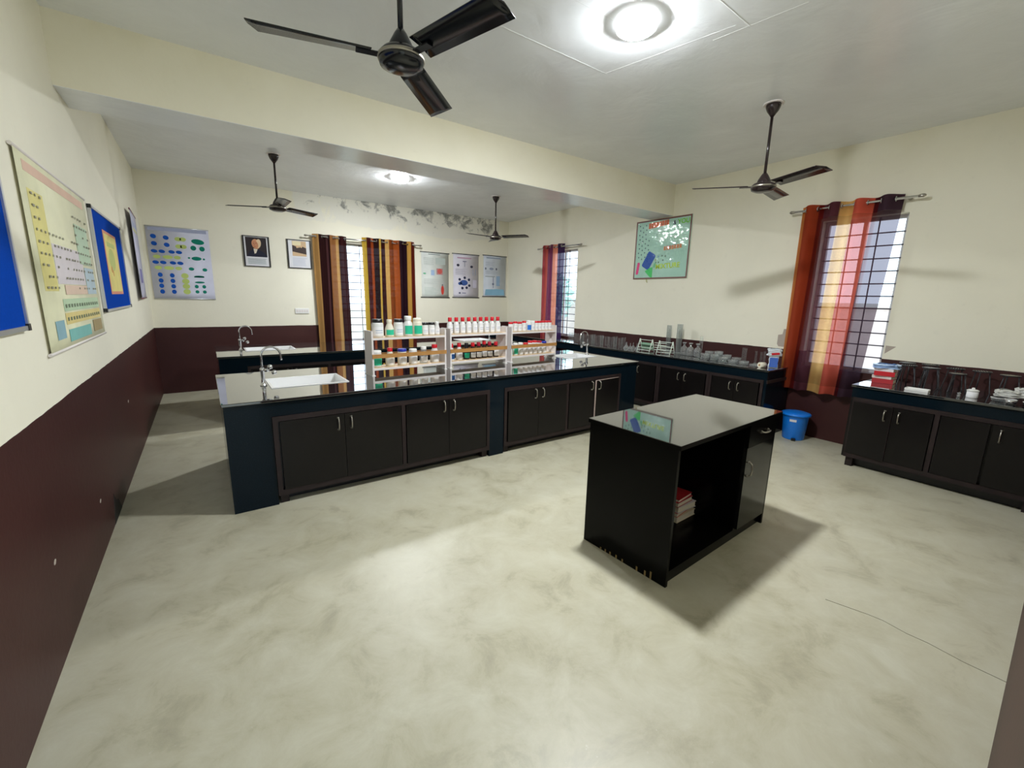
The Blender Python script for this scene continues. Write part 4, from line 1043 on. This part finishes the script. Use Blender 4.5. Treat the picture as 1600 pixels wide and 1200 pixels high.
c3_ = chart('lilac chart seen edge-on on the left wall near the back corner', 'left', 7.24, 1.55, .93, 1.08, simple('chart_lilac2', (200, 200, 222), .5), .006, simple('maroon_edge', (120, 70, 78), .5), None, .05)
c3_.location.x = .036; c3_.rotation_euler.z = R(91.9)
printed(c3_, [((206,206,160), Q_(.1,.8,.84,.88)), ((120,116,178), Q_(.30,.62,.20,.38)), ((176,184,214), Q_(.1,.8,.9,.96))])
# --- poster under cellophane on the right wall
t = NT('poster_green_card'); v = t.coord()
t.set(t.p, 'Base Color', t.ramp(t.noise(3, 3, .5, v), [(.3, srgb(168, 214, 196)), (.7, srgb(180, 222, 206))])); t.p.inputs['Roughness'].default_value = .6
M_CARD = t.m
t = NT('wrinkled_cellophane'); t.n.remove(t.p); v = t.coord()
gl = t.add('ShaderNodeBsdfGlossy'); gl.inputs['Roughness'].default_value = .02; tp = t.add('ShaderNodeBsdfTransparent'); mx = t.add('ShaderNodeMixShader'); mx.inputs[0].default_value = .08
bmp = t.bump(t.noise(7, 3, .5, v, 1.2), .30, .03); t.l.new(bmp, gl.inputs['Normal'])
t.l.new(tp.outputs[0], mx.inputs[1]); t.l.new(gl.outputs[0], mx.inputs[2]); t.l.new(mx.outputs[0], t.out.inputs[0]); M_CELLO = t.m
po = wall_thing('handmade_poster', 'handmade green poster under shiny film in a brown border on the right wall', 'poster', 'right', 5.005, 2.01)
PW, PH = 1.025, .935
obj('card', MB().box(0, PW, -.012, 0, 0, PH), M_CARD, po)
mbord = simple('brown_tape', (124, 84, 78), .5)
for bx in ((0, .022, 0, PH), (PW-.022, PW, 0, PH), (.022, PW-.022, 0, .022), (.022, PW-.022, PH-.022, PH)):
    obj('border_strip', MB().box(bx[0], bx[1], -.016, -.012, bx[2], bx[3]), mbord, po)
YP = -.0125
dots = []
rr = random.Random(2)
for i in range(4):
    for j in range(8):
        if i == 3 and j < 3: continue
        dots.append(((84, 118, 118), E_(.075+i*.062+(j % 2)*.012, .86-j*.072-(i % 2)*.03, .011, .013)))
for (x, z_, c) in ((.43,.30,(160,160,110)),(.48,.35,(110,160,190)),(.55,.36,(110,140,120)),(.61,.35,(110,140,120)),(.49,.26,(110,140,120)),(.57,.29,(110,140,120)),(.44,.26,(110,140,120)),(.40,.37,(150,190,120))): dots.append((c, E_(x, z_, .012, .014)))
def rrect(cx_, cz_, a, b_, rot, rad, n=5):
    pts = []
    for sx, sz, st in ((1,1,0),(-1,1,90),(-1,-1,180),(1,-1,270)):
        for k in range(n+1):
            q = R(st+90*k/n); pts.append((sx*(a-rad)+rad*math.cos(q), sz*(b_-rad)+rad*math.sin(q)))
    c, s_ = math.cos(R(rot)), math.sin(R(rot))
    return [(cx_+x*c-y*s_, cz_+x*s_+y*c) for x, y in pts]
dots += [((238, 70, 140), PZ(rrect(.085, .175, .026, .10, -8, .022))), ((10, 84, 180), PZ(rrect(.295, .295, .082, .135, -30, .03))), ((70, 206, 110), PZ([(.235,.13),(.33,.18),(.385,.185),(.385,.02),(.34,.03),(.25,.11)])),
         ((120, 206, 150), PZ([(.385,.185),(.41,.25),(.44,.26),(.43,.18)]))]
# unreadable orange words stay as letter-like blocks
x = .25
for k, w_ in enumerate((.05,.045,.05,.055,.045,.05,.04,.05)): dots.append(((224, 116, 78), Q_(x, x+w_*.86, .80+k*.004, .885+k*.003))); x += w_
x = .57
for k in range(7): dots.append(((222, 148, 104), Q_(x, x+.036, .44+k*.003, .50+k*.003))); x += .047
printed(po, dots)
for body, sz, x, z_, c in (('&', .085, .705, .818, (90, 84, 110)), ('YOU', .098, .785, .82, (130, 226, 40)), ('MIXTURE', .108, .44, .155, (206, 236, 40))):
    o = obj('lettering', text_mesh(body, sz, .0008), ink(c), po, (x, -.0135, z_)); o.rotation_euler = (0, R(-2 if body == 'MIXTURE' else -1), 0)
mb = MB(); n = 10
for i in range(n+1):
    for j in range(n+1): mb.v.append((.02+(PW-.04)*i/n, -.0185-.004*((i*7+j*5) % 3)/2, .02+(PH-.04)*j/n))
for i in range(n):
    for j in range(n): q = i*(n+1)+j; mb.f.append((q, q+n+1, q+n+2, q+1)); mb.sm.append(True)
obj('film', mb, M_CELLO, po)
obj('loose_tassel', MB().tube([(.27,-.01,.0), (.285,-.012,-.02), (.275,-.012,-.035), (.30,-.012,-.055)], .006, 6), ink((196, 196, 120)), po)
